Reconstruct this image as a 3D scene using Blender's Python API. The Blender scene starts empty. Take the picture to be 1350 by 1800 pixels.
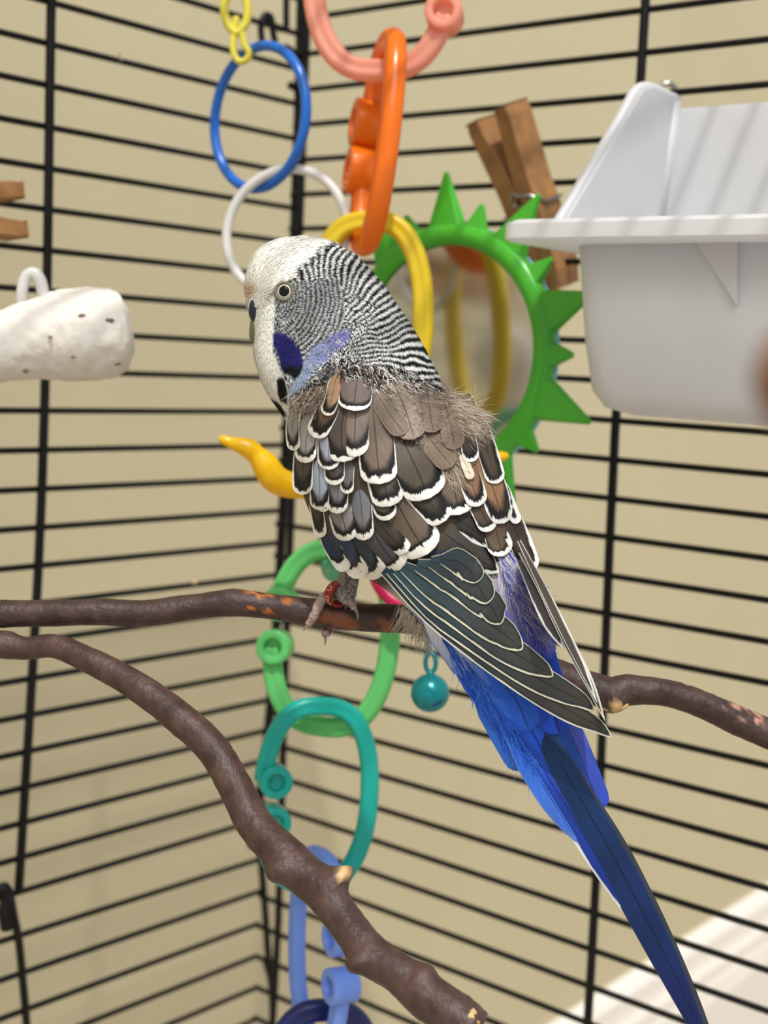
import bpy, bmesh, math, random
import numpy as np
from mathutils import Vector, Matrix

random.seed(7)
rng = np.random.default_rng(11)
SC = bpy.context.scene
COL = SC.collection

# ------------------------------------------------------------------ camera
F, PITCH, ROLL = 2428.165, 0.11256, 0.053851
CAM = np.array([0.0, 0.0, 0.618])
FW = np.array([0.0, math.cos(PITCH), -math.sin(PITCH)])
_r = np.array([1.0, 0, 0]); _u = np.cross(_r, FW)
R2 = math.cos(ROLL) * _r + math.sin(ROLL) * _u
U2 = -math.sin(ROLL) * _r + math.cos(ROLL) * _u

cam = bpy.data.cameras.new('camera')
co = bpy.data.objects.new('camera', cam); COL.objects.link(co)
m = Matrix.Identity(4)
for i in range(3):
    m[i][0], m[i][1], m[i][2], m[i][3] = R2[i], U2[i], -FW[i], CAM[i]
co.matrix_world = m
cam.sensor_fit = 'VERTICAL'; cam.sensor_height = 24.0; cam.sensor_width = 18.0
cam.lens = F / 1800 * 24.0
cam.clip_start = 0.01; cam.clip_end = 50
cam.dof.use_dof = True
cam.dof.focus_distance = 0.291
cam.dof.aperture_fstop = 11.0
SC.camera = co

# ------------------------------------------------------------------ light
w = bpy.data.worlds.new('world'); SC.world = w; w.use_nodes = True
bg = w.node_tree.nodes['Background']
bg.inputs['Color'].default_value = (0.97, 0.98, 1.0, 1)
bg.inputs['Strength'].default_value = 0.62

def light(name, kind, loc, target, energy, color=(1, 1, 1), **kw):
    l = bpy.data.lights.new(name, kind); l.energy = energy; l.color = color
    for k, v in kw.items(): setattr(l, k, v)
    o = bpy.data.objects.new(name, l); COL.objects.link(o)
    o.location = loc
    o.rotation_euler = (Vector(target) - Vector(loc)).to_track_quat('-Z', 'Y').to_euler()
    return o
light('sun', 'SUN', (0.11, -0.50, 2.2), (0.05, 0.33, 0.62), 2.7, (1.0, 0.98, 0.94), angle=math.radians(1.3))
light('window_light', 'AREA', (0.06, -0.75, 1.7), (-0.03, 0.45, 0.58), 10, (0.93, 0.97, 1.0), shape='RECTANGLE', size=0.9, size_y=0.7)

SC.view_settings.view_transform = 'Standard'
SC.view_settings.look = 'None'
SC.view_settings.gamma = 1.0
SC.view_settings.use_curve_mapping = False
SC.view_settings.exposure = 0.06

# ------------------------------------------------------------------ helpers
def W(x, y, d):
    """point seen at photo pixel x, y at the distance d along the view axis"""
    return CAM + (R2 * (x - 675) / F - U2 * (y - 900) / F + FW) * d
def Wn(xy, d):
    xy = np.asarray(xy, float); d = np.asarray(d, float)
    return CAM + (R2[None] * ((xy[:, 0] - 675) / F)[:, None] - U2[None] * ((xy[:, 1] - 900) / F)[:, None] + FW[None]) * d[:, None]
def to_px(P):
    q = np.asarray(P) - CAM
    t = q @ FW
    return np.stack([675 + F * (q @ R2) / t, 900 - F * (q @ U2) / t], 1), t

def lin(c):
    c = np.asarray(c, float) / 255.0
    return np.where(c <= 0.04045, c / 12.92, ((c + 0.055) / 1.055) ** 2.4)
def lin4(c): return tuple(lin(c)) + (1.0,)

def tag(o, label=None, cat=None, group=None, kind=None):
    if label: o['label'] = label
    if cat: o['category'] = cat
    if group: o['group'] = group
    if kind: o['kind'] = kind
    return o
def empty(name, loc, label, cat, group=None):
    o = bpy.data.objects.new(name, None); COL.objects.link(o); o.location = Vector(loc)
    o.empty_display_size = 0.005
    return tag(o, label, cat, group)
def obj(name, verts, faces, mat, parent=None, smooth=True, colors=None, uvs=None):
    me = bpy.data.meshes.new(name)
    me.from_pydata([tuple(v) for v in verts], [], [tuple(f) for f in faces])
    if mat: me.materials.append(mat)
    if smooth: me.polygons.foreach_set('use_smooth', [True] * len(me.polygons))
    for nm, arr in (colors or {}).items():
        a = me.color_attributes.new(nm, 'FLOAT_COLOR', 'POINT')
        arr = np.asarray(arr, float)
        if arr.shape[1] == 3: arr = np.concatenate([arr, np.ones((len(arr), 1))], 1)
        a.data.foreach_set('color', arr.ravel())
    me.update()
    return link(name, me, parent)
def link(name, me, parent=None):
    o = bpy.data.objects.new(name, me); COL.objects.link(o)
    if parent is not None:
        o.parent = parent
        o.matrix_parent_inverse = world_of(parent).inverted()
    return o
def world_of(o):
    mm = Matrix.LocRotScale(o.location, o.rotation_euler, o.scale) if not o.get('_mw') else o.matrix_world
    if o.parent is not None:
        mm = world_of(o.parent) @ o.matrix_parent_inverse @ mm
    return mm
def origin_to(o, p):
    """move an object's origin to the world point p without moving its mesh"""
    p = Vector(p); o.data.transform(Matrix.Translation(-p)); o.location = p
    return o

def catmull(pts, n):
    pts = np.asarray(pts, float)
    if len(pts) == 2:
        u = np.linspace(0, 1, n)[:, None]
        return pts[0] * (1 - u) + pts[1] * u
    seg = np.linalg.norm(np.diff(pts[:, :3], axis=0), axis=1) ** 0.5
    t = np.concatenate([[0], np.cumsum(seg)])
    P = np.vstack([2 * pts[0] - pts[1], pts, 2 * pts[-1] - pts[-2]])
    T = np.concatenate([[t[0] - seg[0]], t, [t[-1] + seg[-1]]])
    out = []
    for q in np.linspace(t[0], t[-1], n):
        i = min(max(np.searchsorted(t, q, side='right') - 1, 0), len(pts) - 2)
        t0, t1, t2, t3 = T[i:i + 4]; p0, p1, p2, p3 = P[i:i + 4]
        a1 = (t1 - q) / (t1 - t0) * p0 + (q - t0) / (t1 - t0) * p1
        a2 = (t2 - q) / (t2 - t1) * p1 + (q - t1) / (t2 - t1) * p2
        a3 = (t3 - q) / (t3 - t2) * p2 + (q - t2) / (t3 - t2) * p3
        b1 = (t2 - q) / (t2 - t0) * a1 + (q - t0) / (t2 - t0) * a2
        b2 = (t3 - q) / (t3 - t1) * a2 + (q - t1) / (t3 - t1) * a3
        out.append((t2 - q) / (t2 - t1) * b1 + (q - t1) / (t2 - t1) * b2)
    return np.array(out)

def tube_mesh(path, rad, segs=12, closed=False, prof=None, ref=None, caps=True, squash=None):
    """tube along 3-D path; prof(phi)->radius factor; returns verts, faces"""
    path = np.asarray(path, float); n = len(path)
    rad = np.broadcast_to(np.asarray(rad, float), (n,))
    if closed: tan = np.roll(path, -1, 0) - np.roll(path, 1, 0)
    else: tan = np.gradient(path, axis=0)
    tan /= np.linalg.norm(tan, axis=1)[:, None] + 1e-12
    ref = np.array(ref if ref is not None else [0.123, 0.31, 0.94], float)
    V = []; nrm = None
    for i in range(n):
        if ref is not None and prof is not None:
            b = ref
        else:
            b = ref if nrm is None else nrm
        b = b - tan[i] * (b @ tan[i]); b /= np.linalg.norm(b) + 1e-12
        nrm = b
        c = np.cross(tan[i], b)
        for k in range(segs):
            ph = 2 * math.pi * k / segs
            f = prof(ph) if prof else 1.0
            V.append(path[i] + rad[i] * f * (b * math.cos(ph) + c * math.sin(ph) * (squash or 1)))
    Fc = []
    m_ = n if closed else n - 1
    for i in range(m_):
        j = (i + 1) % n
        for k in range(segs):
            l = (k + 1) % segs
            Fc.append((i * segs + k, i * segs + l, j * segs + l, j * segs + k))
    if caps and not closed:
        V.append(path[0] - tan[0] * rad[0] * 0.35); V.append(path[-1] + tan[-1] * rad[-1] * 0.35)
        a, b = len(V) - 2, len(V) - 1
        for k in range(segs):
            l = (k + 1) % segs
            Fc.append((a, l, k)); Fc.append((b, (n - 1) * segs + k, (n - 1) * segs + l))
    return V, Fc
def tube(name, path, rad, mat, parent=None, segs=12, **kw):
    V, Fc = tube_mesh(path, rad, segs, **kw)
    return obj(name, V, Fc, mat, parent)
def join(parts):
    V, Fc = [], []
    for v, f in parts:
        b = len(V); V += [tuple(p) for p in v]; Fc += [tuple(i + b for i in q) for q in f]
    return V, Fc
def box_mesh(o, a, b, c):
    """box from corner o with edge vectors a, b, c"""
    o, a, b, c = map(np.asarray, (o, a, b, c))
    V = [o, o + a, o + a + b, o + b, o + c, o + a + c, o + a + b + c, o + b + c]
    Fc = [(0, 3, 2, 1), (4, 5, 6, 7), (0, 1, 5, 4), (1, 2, 6, 5), (2, 3, 7, 6), (3, 0, 4, 7)]
    return V, Fc
def bevel(o, width, segs=2):
    md = o.modifiers.new('bevel', 'BEVEL'); md.width = width; md.segments = segs; md.limit_method = 'ANGLE'
    md.angle_limit = math.radians(35)
    return o
def pxpath(pts, n, d=None):
    """pts: (x, y[, d]) photo pixels -> world polyline"""
    a = np.array([list(p) + ([d] if len(p) == 2 else []) for p in pts], float)
    b = catmull(a[:, :2], n)
    dd = np.interp(np.linspace(0, 1, n), np.linspace(0, 1, len(a)), a[:, 2])
    return Wn(b, dd)

# ------------------------------------------------------------------ materials
def nodes_mat(name):
    mt = bpy.data.materials.new(name); mt.use_nodes = True
    nt = mt.node_tree
    return mt, nt, nt.nodes['Principled BSDF']
def N(nt, typ, **kw):
    n = nt.nodes.new(typ)
    for k, v in kw.items():
        if k.startswith('i_'): n.inputs[k[2:].replace('_', ' ')].default_value = v
        elif k.startswith('n_'): n.inputs[int(k[2:])].default_value = v
        else: setattr(n, k, v)
    return n
def plain(name, rgb, rough=0.5, metal=0.0, spec=0.5, noise=0.0, nscale=80, bump=0.0, trans=0.0, sss=0.0, rgb2=None):
    mt, nt, p = nodes_mat(name)
    p.inputs['Roughness'].default_value = rough; p.inputs['Metallic'].default_value = metal
    p.inputs['Specular IOR Level'].default_value = spec
    tc = N(nt, 'ShaderNodeTexCoord')
    ns = N(nt, 'ShaderNodeTexNoise'); ns.inputs['Scale'].default_value = nscale; ns.inputs['Detail'].default_value = 5
    nt.links.new(tc.outputs['Object'], ns.inputs['Vector'])
    mx = N(nt, 'ShaderNodeMix', data_type='RGBA')
    c1 = lin(rgb); c2 = lin(rgb2) if rgb2 is not None else c1 * (1 - noise)
    mx.inputs['A'].default_value = tuple(c1) + (1,); mx.inputs['B'].default_value = tuple(c2) + (1,)
    rp = N(nt, 'ShaderNodeMapRange'); rp.inputs[1].default_value = 0.35; rp.inputs[2].default_value = 0.7
    nt.links.new(ns.outputs['Fac'], rp.inputs[0]); nt.links.new(rp.outputs[0], mx.inputs['Factor'])
    nt.links.new(mx.outputs['Result'], p.inputs['Base Color'])
    if bump:
        b = N(nt, 'ShaderNodeBump'); b.inputs['Strength'].default_value = bump; b.inputs['Distance'].default_value = 0.0006
        nt.links.new(ns.outputs['Fac'], b.inputs['Height']); nt.links.new(b.outputs[0], p.inputs['Normal'])
    if sss:
        p.inputs['Subsurface Weight'].default_value = sss
        p.inputs['Subsurface Radius'].default_value = (0.004, 0.003, 0.002)
        p.inputs['Subsurface Scale'].default_value = 1.0
    if trans:
        out = nt.nodes['Material Output']
        tr = N(nt, 'ShaderNodeBsdfTranslucent'); nt.links.new(mx.outputs['Result'], tr.inputs['Color'])
        ms = N(nt, 'ShaderNodeMixShader'); ms.inputs[0].default_value = trans
        nt.links.new(p.outputs[0], ms.inputs[1]); nt.links.new(tr.outputs[0], ms.inputs[2])
        nt.links.new(ms.outputs[0], out.inputs['Surface'])
    return mt

M_wall = plain('wall_paint', (204, 192, 158), 0.85, noise=0.04, nscale=6, bump=0.05, spec=0.2)
M_trim = plain('trim_paint', (243, 236, 226), 0.4, noise=0.03, nscale=9)
M_floor = plain('cream_carpet', (168, 156, 138), 0.9, noise=0.1, nscale=240, bump=0.4, spec=0.1)
M_wire = plain('black_coated_wire', (7, 7, 7), 0.5, noise=0.2, nscale=300, spec=0.3)
M_white = plain('white_plastic', (232, 230, 226), 0.35, noise=0.03, nscale=150, trans=0.25)
M_dish = plain('frosted_plastic', (238, 238, 240), 0.35, noise=0.04, nscale=60, trans=0.38)
M_blue = plain('blue_plastic', (24, 104, 200), 0.25, noise=0.1, nscale=100)
M_yellow = plain('yellow_plastic', (236, 206, 40), 0.3, noise=0.08, nscale=120, trans=0.2)
M_paleyellow = plain('pale_yellow_plastic', (238, 226, 80), 0.35, noise=0.08, nscale=120, trans=0.2)
M_amber = plain('amber_plastic', (255, 204, 8), 0.3, noise=0.08, nscale=150, trans=0.25)
M_coral = plain('coral_plastic', (255, 186, 160), 0.2, noise=0.08, nscale=100, trans=0.45)
M_orange = plain('orange_plastic', (255, 128, 24), 0.25, noise=0.1, nscale=100, trans=0.25)
M_green = plain('green_plastic', (116, 220, 128), 0.25, noise=0.1, nscale=100, trans=0.3)
M_mint = plain('mint_plastic', (108, 196, 164), 0.3, noise=0.06, nscale=100, trans=0.3)
M_teal = plain('teal_plastic', (30, 192, 178), 0.25, noise=0.1, nscale=100, trans=0.25)
M_magenta = plain('magenta_plastic', (214, 22, 92), 0.3, noise=0.06, nscale=100, trans=0.2)
M_peri = plain('periwinkle_plastic', (132, 170, 252), 0.3, noise=0.08, nscale=100, trans=0.25)
M_navy = plain('navy_plastic', (18, 30, 92), 0.3, noise=0.1, nscale=100)
M_frame = plain('leaf_green_plastic', (82, 192, 58), 0.22, noise=0.12, nscale=60, trans=0.15)
M_cyan = plain('cyan_plastic', (120, 205, 225), 0.3, noise=0.05)
M_belltl = plain('teal_enamel', (16, 136, 142), 0.25, metal=0.3, noise=0.1, nscale=200)
M_steel = plain('steel', (170, 168, 165), 0.25, metal=1.0, noise=0.1)
M_wood = plain('pine_wood', (170, 122, 72), 0.6, noise=0.35, nscale=160, bump=0.2)
M_woodcut = plain('raw_wood', (226, 188, 130), 0.8, noise=0.35, nscale=900, bump=0.4)
M_pumice = plain('mineral_white', (226, 219, 209), 0.9, noise=0.10, nscale=260, bump=0.9, spec=0.2)
M_stain = plain('brown_stain', (130, 108, 86), 0.9, noise=0.3, nscale=900)
M_mirror = plain('mirror_glass', (206, 204, 202), 0.12, metal=1.0)
M_skin = plain('pale_pink_skin', (172, 146, 140), 0.55, noise=0.30, nscale=1400, bump=0.9)
M_claw = plain('grey_claw', (150, 134, 128), 0.35, noise=0.3, nscale=1500)
M_band = plain('red_leg_ring', (140, 26, 16), 0.35, noise=0.15, nscale=900)
M_letter = plain('pale_lettering', (214, 180, 150), 0.6)
M_eye = plain('black_pupil', (3, 3, 4), 0.08, spec=0.35)
M_iris = plain('white_iris', (196, 190, 168), 0.3, noise=0.1, nscale=2500)
M_lid = plain('eyelid_skin', (128, 124, 106), 0.7, noise=0.3, nscale=3000, bump=0.5)
M_cere = plain('dark_blue_cere', (26, 34, 58), 0.4, noise=0.3, nscale=1500, bump=0.4)
M_beak = plain('olive_beak', (108, 106, 72), 0.35, noise=0.2, nscale=1200)
M_fluff = plain('down_white', (215, 205, 185), 0.9)
M_husk = plain('seed_husk', (222, 196, 132), 0.7, noise=0.2, nscale=2000)

def attr_mat(name, rough=0.7, trans=0.0, bump=0.0, bscale=900, spec=0.2, sheen=0.0):
    mt, nt, p = nodes_mat(name)
    a = N(nt, 'ShaderNodeAttribute', attribute_name='col')
    p.inputs['Roughness'].default_value = rough; p.inputs['Specular IOR Level'].default_value = spec
    if sheen: p.inputs['Sheen Weight'].default_value = sheen
    tc = N(nt, 'ShaderNodeTexCoord'); ns = N(nt, 'ShaderNodeTexNoise')
    ns.inputs['Scale'].default_value = bscale; ns.inputs['Detail'].default_value = 4
    nt.links.new(tc.outputs['Object'], ns.inputs['Vector'])
    mp = N(nt, 'ShaderNodeMapRange'); mp.inputs[3].default_value = 0.8; mp.inputs[4].default_value = 1.2
    nt.links.new(ns.outputs['Fac'], mp.inputs[0])
    mu = N(nt, 'ShaderNodeMix', data_type='RGBA', blend_type='MULTIPLY'); mu.inputs['Factor'].default_value = 1
    nt.links.new(a.outputs['Color'], mu.inputs['A']); nt.links.new(mp.outputs[0], mu.inputs['B'])
    nt.links.new(mu.outputs['Result'], p.inputs['Base Color'])
    if bump:
        b = N(nt, 'ShaderNodeBump'); b.inputs['Strength'].default_value = bump; b.inputs['Distance'].default_value = 0.0005
        nt.links.new(ns.outputs['Fac'], b.inputs['Height']); nt.links.new(b.outputs[0], p.inputs['Normal'])
    return mt
M_plume = attr_mat('plumage', 0.75, bscale=1500)
M_bark = attr_mat('bark', 0.5, bump=0.7, bscale=700, spec=0.4)

def feather_mat():
    """colour bands follow the stored distance to the feather's own outline"""
    mt, nt, p = nodes_mat('feather_vane')
    L = nt.links.new
    p.inputs['Roughness'].default_value = 0.55; p.inputs['Specular IOR Level'].default_value = 0.3
    base = N(nt, 'ShaderNodeAttribute', attribute_name='base')
    edge = N(nt, 'ShaderNodeAttribute', attribute_name='edgec')
    band = N(nt, 'ShaderNodeAttribute', attribute_name='bandc')
    par = N(nt, 'ShaderNodeAttribute', attribute_name='par')      # R = distance to outline (px/40), G = margin, B = band width
    st = N(nt, 'ShaderNodeAttribute', attribute_name='st')        # R = along 0..1, G = across 0..1, B = random
    sp = N(nt, 'ShaderNodeSeparateColor'); L(par.outputs['Color'], sp.inputs[0])
    ss = N(nt, 'ShaderNodeSeparateColor'); L(st.outputs['Color'], ss.inputs[0])
    # barbs: fine lines that leave the shaft obliquely
    ab = N(nt, 'ShaderNodeMath', operation='SUBTRACT'); L(ss.outputs[1], ab.inputs[0]); ab.inputs[1].default_value = 0.5
    ab2 = N(nt, 'ShaderNodeMath', operation='ABSOLUTE'); L(ab.outputs[0], ab2.inputs[0])
    sh = N(nt, 'ShaderNodeMath', operation='MULTIPLY_ADD'); L(ab2.outputs[0], sh.inputs[0]); sh.inputs[1].default_value = -0.75
    L(ss.outputs[0], sh.inputs[2])
    cv = N(nt, 'ShaderNodeCombineXYZ')
    m1 = N(nt, 'ShaderNodeMath', operation='MULTIPLY'); L(sh.outputs[0], m1.inputs[0]); m1.inputs[1].default_value = 64
    L(m1.outputs[0], cv.inputs[0])
    m2 = N(nt, 'ShaderNodeMath', operation='MULTIPLY'); L(ss.outputs[1], m2.inputs[0]); m2.inputs[1].default_value = 3
    L(m2.outputs[0], cv.inputs[1])
    m3 = N(nt, 'ShaderNodeMath', operation='MULTIPLY'); L(ss.outputs[2], m3.inputs[0]); m3.inputs[1].default_value = 57
    L(m3.outputs[0], cv.inputs[2])
    ns = N(nt, 'ShaderNodeTexNoise'); ns.inputs['Scale'].default_value = 1.0; ns.inputs['Detail'].default_value = 3
    L(cv.outputs[0], ns.inputs['Vector'])
    nz = N(nt, 'ShaderNodeMath', operation='SUBTRACT'); L(ns.outputs['Fac'], nz.inputs[0]); nz.inputs[1].default_value = 0.5
    # distance jittered by the barbs
    ja = N(nt, 'ShaderNodeMath', operation='MULTIPLY_ADD'); L(sp.outputs[1], ja.inputs[0]); ja.inputs[1].default_value = 1.7; ja.inputs[2].default_value = 0.015
    dj = N(nt, 'ShaderNodeMath', operation='MULTIPLY_ADD'); L(nz.outputs[0], dj.inputs[0]); L(ja.outputs[0], dj.inputs[1])
    L(sp.outputs[0], dj.inputs[2])
    nb = N(nt, 'ShaderNodeTexNoise'); nb.inputs['Scale'].default_value = 0.11; nb.inputs['Detail'].default_value = 1; L(cv.outputs[0], nb.inputs['Vector'])
    nbs = N(nt, 'ShaderNodeMath', operation='SUBTRACT'); L(nb.outputs['Fac'], nbs.inputs[0]); nbs.inputs[1].default_value = 0.5
    nbm = N(nt, 'ShaderNodeMath', operation='MULTIPLY'); L(nbs.outputs[0], nbm.inputs[0]); L(ja.outputs[0], nbm.inputs[1])
    dj2 = N(nt, 'ShaderNodeMath', operation='MULTIPLY_ADD'); L(nbm.outputs[0], dj2.inputs[0]); dj2.inputs[1].default_value = 1.3; L(dj.outputs[0], dj2.inputs[2]); dj = dj2
    def step(lo_sock, width, src):
        a = N(nt, 'ShaderNodeMath', operation='SUBTRACT'); L(src, a.inputs[0]); L(lo_sock, a.inputs[1])
        b = N(nt, 'ShaderNodeMath', operation='DIVIDE'); L(a.outputs[0], b.inputs[0]); b.inputs[1].default_value = width
        b.use_clamp = True
        return b.outputs[0]
    inside = step(sp.outputs[1], 0.05, dj.outputs[0])            # 0 in the pale margin, 1 inside
    ge = N(nt, 'ShaderNodeMath', operation='ADD'); L(sp.outputs[1], ge.inputs[0]); L(sp.outputs[2], ge.inputs[1])
    hb = N(nt, 'ShaderNodeMath', operation='MULTIPLY_ADD'); L(sp.outputs[2], hb.inputs[0]); hb.inputs[1].default_value = -0.55; L(ge.outputs[0], hb.inputs[2])
    a1 = N(nt, 'ShaderNodeMath', operation='SUBTRACT'); L(dj.outputs[0], a1.inputs[0]); L(hb.outputs[0], a1.inputs[1])
    a2 = N(nt, 'ShaderNodeMath', operation='DIVIDE'); L(a1.outputs[0], a2.inputs[0])
    a3 = N(nt, 'ShaderNodeMath', operation='MULTIPLY_ADD'); L(sp.outputs[2], a3.inputs[0]); a3.inputs[1].default_value = 0.6; a3.inputs[2].default_value = 0.01
    L(a3.outputs[0], a2.inputs[1]); a2.use_clamp = True          # 0 in the dark band, 1 in the vane
    vary = N(nt, 'ShaderNodeMath', operation='MULTIPLY_ADD'); L(nz.outputs[0], vary.inputs[0]); vary.inputs[1].default_value = 1.1; vary.inputs[2].default_value = 1.0
    bm = N(nt, 'ShaderNodeMix', data_type='RGBA', blend_type='MULTIPLY'); bm.inputs['Factor'].default_value = 1
    L(base.outputs['Color'], bm.inputs['A']); L(vary.outputs[0], bm.inputs['B'])
    # shaft
    sf = N(nt, 'ShaderNodeMapRange'); sf.inputs[1].default_value = 0.012; sf.inputs[2].default_value = 0.03
    sf.inputs[3].default_value = 0.35; sf.inputs[4].default_value = 1.0
    L(ab2.outputs[0], sf.inputs[0])
    bs = N(nt, 'ShaderNodeMix', data_type='RGBA', blend_type='MULTIPLY'); bs.inputs['Factor'].default_value = 1
    L(bm.outputs['Result'], bs.inputs['A']); L(sf.outputs[0], bs.inputs['B'])
    x1 = N(nt, 'ShaderNodeMix', data_type='RGBA'); L(a2.outputs[0], x1.inputs['Factor'])
    L(band.outputs['Color'], x1.inputs['A']); L(bs.outputs['Result'], x1.inputs['B'])
    ev = N(nt, 'ShaderNodeMath', operation='MULTIPLY_ADD'); L(nz.outputs[0], ev.inputs[0]); ev.inputs[1].default_value = 0.5; ev.inputs[2].default_value = 0.97
    em = N(nt, 'ShaderNodeMix', data_type='RGBA', blend_type='MULTIPLY'); em.inputs['Factor'].default_value = 1
    L(edge.outputs['Color'], em.inputs['A']); L(ev.outputs[0], em.inputs['B'])
    x2 = N(nt, 'ShaderNodeMix', data_type='RGBA'); L(inside, x2.inputs['Factor'])
    L(em.outputs['Result'], x2.inputs['A']); L(x1.outputs['Result'], x2.inputs['B'])
    L(x2.outputs['Result'], p.inputs['Base Color'])
    b = N(nt, 'ShaderNodeBump'); b.inputs['Strength'].default_value = 0.35; b.inputs['Distance'].default_value = 0.0003
    L(ns.outputs['Fac'], b.inputs['Height']); L(b.outputs[0], p.inputs['Normal'])
    return mt
M_feather = feather_mat()

# ------------------------------------------------------------------ setting: wall, baseboard, floor
YL, YR = 0.67252, 0.89855
DL = np.array([-math.sin(YL), -math.cos(YL), 0.0])     # along the left cage side, from the corner towards the viewer
DR = np.array([math.sin(YR), -math.cos(YR), 0.0])      # along the right cage side
CC = np.array([-0.041945, 0.539012, 0.0])              # the cage corner (plan)
UP = np.array([0, 0, 1.0])
WP = CC - DR * 0.12                                     # a point of the wall
V, Fc = box_mesh(WP - DL * 2.2 , DL * 4.4, -DR * 0.05, UP * 2.3)
tag(obj('wall_back', V, Fc, M_wall, smooth=False), kind='structure')
# moulded baseboard profile (distance from wall, height)
prof = [(0, 0), (0.016, 0), (0.016, 0.078), (0.0145, 0.084), (0.0145, 0.088), (0.0125, 0.095), (0.0125, 0.104), (0.0095, 0.112), (0.0085, 0.121), (0.0085, 0.128), (0.005, 0.136), (0.002, 0.14), (0, 0.14)]
V = []
for s in (-2.2, 2.2):
    for a, h in prof: V.append(WP + DL * s + DR * a + UP * h)
n = len(prof)
Fc = [(i, (i + 1) % n, n + (i + 1) % n, n + i) for i in range(n)] + [tuple(range(n))[::-1], tuple(range(n, 2 * n))]
tag(obj('baseboard_back', V, Fc, M_trim, smooth=False), kind='structure')
V, Fc = box_mesh(WP - DL * 2.2 - UP * 0.05, DL * 4.4, DR * 2.6, UP * 0.05)
tag(obj('floor', V, Fc, M_floor, smooth=False), kind='structure')

# ------------------------------------------------------------------ bird cage
ZC = CAM[2]
def left_z(k, u): return ZC + 0.106076 - 0.0128517 * k - 2.767e-5 * k * k + 1.3568e-6 * k ** 3 + u * (-0.0119308 + 0.0012979 * k)
def low_z(k, u): return ZC - 0.2045 - 0.0137 * (k - 24) + 0.03 * u
def right_z(k, u): return ZC + 0.111096 - 0.0131188 * k + 3.466e-5 * k * k - 7.669e-7 * k ** 3 + u * 0.00371
cage = empty('birdcage', CC, 'black wire birdcage whose two barred sides meet in the corner behind the parrot', 'birdcage')
def unit_cyl(segs=10):
    V = []
    for z in (0, 1):
        for k in range(segs):
            V.append((math.cos(2 * math.pi * k / segs), math.sin(2 * math.pi * k / segs), z))
    Fc = [(k, (k + 1) % segs, segs + (k + 1) % segs, segs + k) for k in range(segs)] + [tuple(range(segs))[::-1], tuple(range(segs, 2 * segs))]
    me = bpy.data.meshes.new('wire'); me.from_pydata(V, [], Fc); me.materials.append(M_wire)
    me.polygons.foreach_set('use_smooth', [True] * segs + [False, False]); me.update()
    return me
CYL = unit_cyl()
def rod(name, a, b, r, parent, inv):
    o = bpy.data.objects.new(name, CYL); COL.objects.link(o)
    a, b = Vector(a), Vector(b); d = b - a
    o.parent = parent; o.matrix_parent_inverse = inv
    o.rotation_mode = 'QUATERNION'
    o.location = a; o.rotation_quaternion = d.to_track_quat('Z', 'Y'); o.scale = (r, r, d.length)
    return o
def PL(u, z): return np.array([*(CC + DL * u)[:2], z])
def PR(u, z): return np.array([*(CC + DR * u)[:2], z])
def plane_hit(x, y, dirv):
    nn = np.array([dirv[1], -dirv[0], 0]); q = R2 * (x - 675) / F - U2 * (y - 900) / F + FW
    t = ((CC - CAM) @ nn) / (q @ nn)
    return CAM + q * t
def bar(pts, dirv, r, segs=10):
    P = np.array([plane_hit(x, y, dirv) for x, y in pts])
    return tube_mesh(catmull(P, 14), r, segs)
inv = Matrix.Identity(4)
# left upper side
V, Fc = join([bar([(534, -180), (523, 250), (497, 900), (471, 1290), (443, 1490)], DL, 0.0019)])
pa = obj('wire_panel', V, Fc, M_wire, cage)
for k in range(-7, 24): rod('wire', PL(0.0, left_z(k, 0)), PL(0.36, left_z(k, 0.36)), 0.00105, pa, inv)
V, Fc = bar([(92, -220), (86, 0), (70, 850), (29, 1565)], DL - 0 * DR, 0.0016)
o = obj('upright', V, Fc, M_wire, pa)
o.location = Vector(DR * 0.0012)
# left lower side
V, Fc = join([bar([(458, 1500), (466, 1600), (473, 1700), (478, 1745), (480, 1960)], DL, 0.0015)])
pb = obj('wire_panel', V, Fc, M_wire, cage)
for k in range(24, 31): rod('wire', PL(0.0, low_z(k, 0)), PL(0.36, low_z(k, 0.36)), 0.00105, pb, inv)
V, Fc = bar([(14, 1570), (20, 1605), (29, 1650), (36, 1720), (43, 1800), (48, 1960)], DL, 0.0014)
o = obj('upright', V, Fc, M_wire, pb); o.location = Vector(DR * 0.0012)
# right side
V, Fc = join([bar([(548, -180), (541, 0), (534, 200), (525, 450), (512, 900), (502, 1150), (491, 1560), (486, 1690), (478, 1800), (476, 1960)], DR, 0.0015)])
pc = obj('wire_panel', V, Fc, M_wire, cage)
for k in range(-7, 31): rod('wire', PR(0.0, right_z(k, 0)), PR(0.36, right_z(k, 0.36)), 0.00105, pc, inv)
V, Fc = bar([(1146, -220), (1136, 40), (1085, 750), (1050, 1560), (1026, 1960)], DR, 0.0015)
o = obj('upright', V, Fc, M_wire, pc); o.location = Vector(DL * 0.0012)
# roof wires run from the wall side to the front; they cast the soft stripes on the cup
zr = ZC + 0.205
V, Fc = join([tube_mesh([PL(0, zr), PL(0.40, zr)], 0.0018, 8), tube_mesh([PR(0, zr), PR(0.40, zr)], 0.0018, 8)])
pd = obj('wire_panel', V, Fc, M_wire, cage)
for k in range(1, 31):
    a = CC + DR * 0.0127 * k; rod('wire', [a[0], a[1], zr], [*(a + DL * 0.40)[:2], zr], 0.0013, pd, inv)
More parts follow.
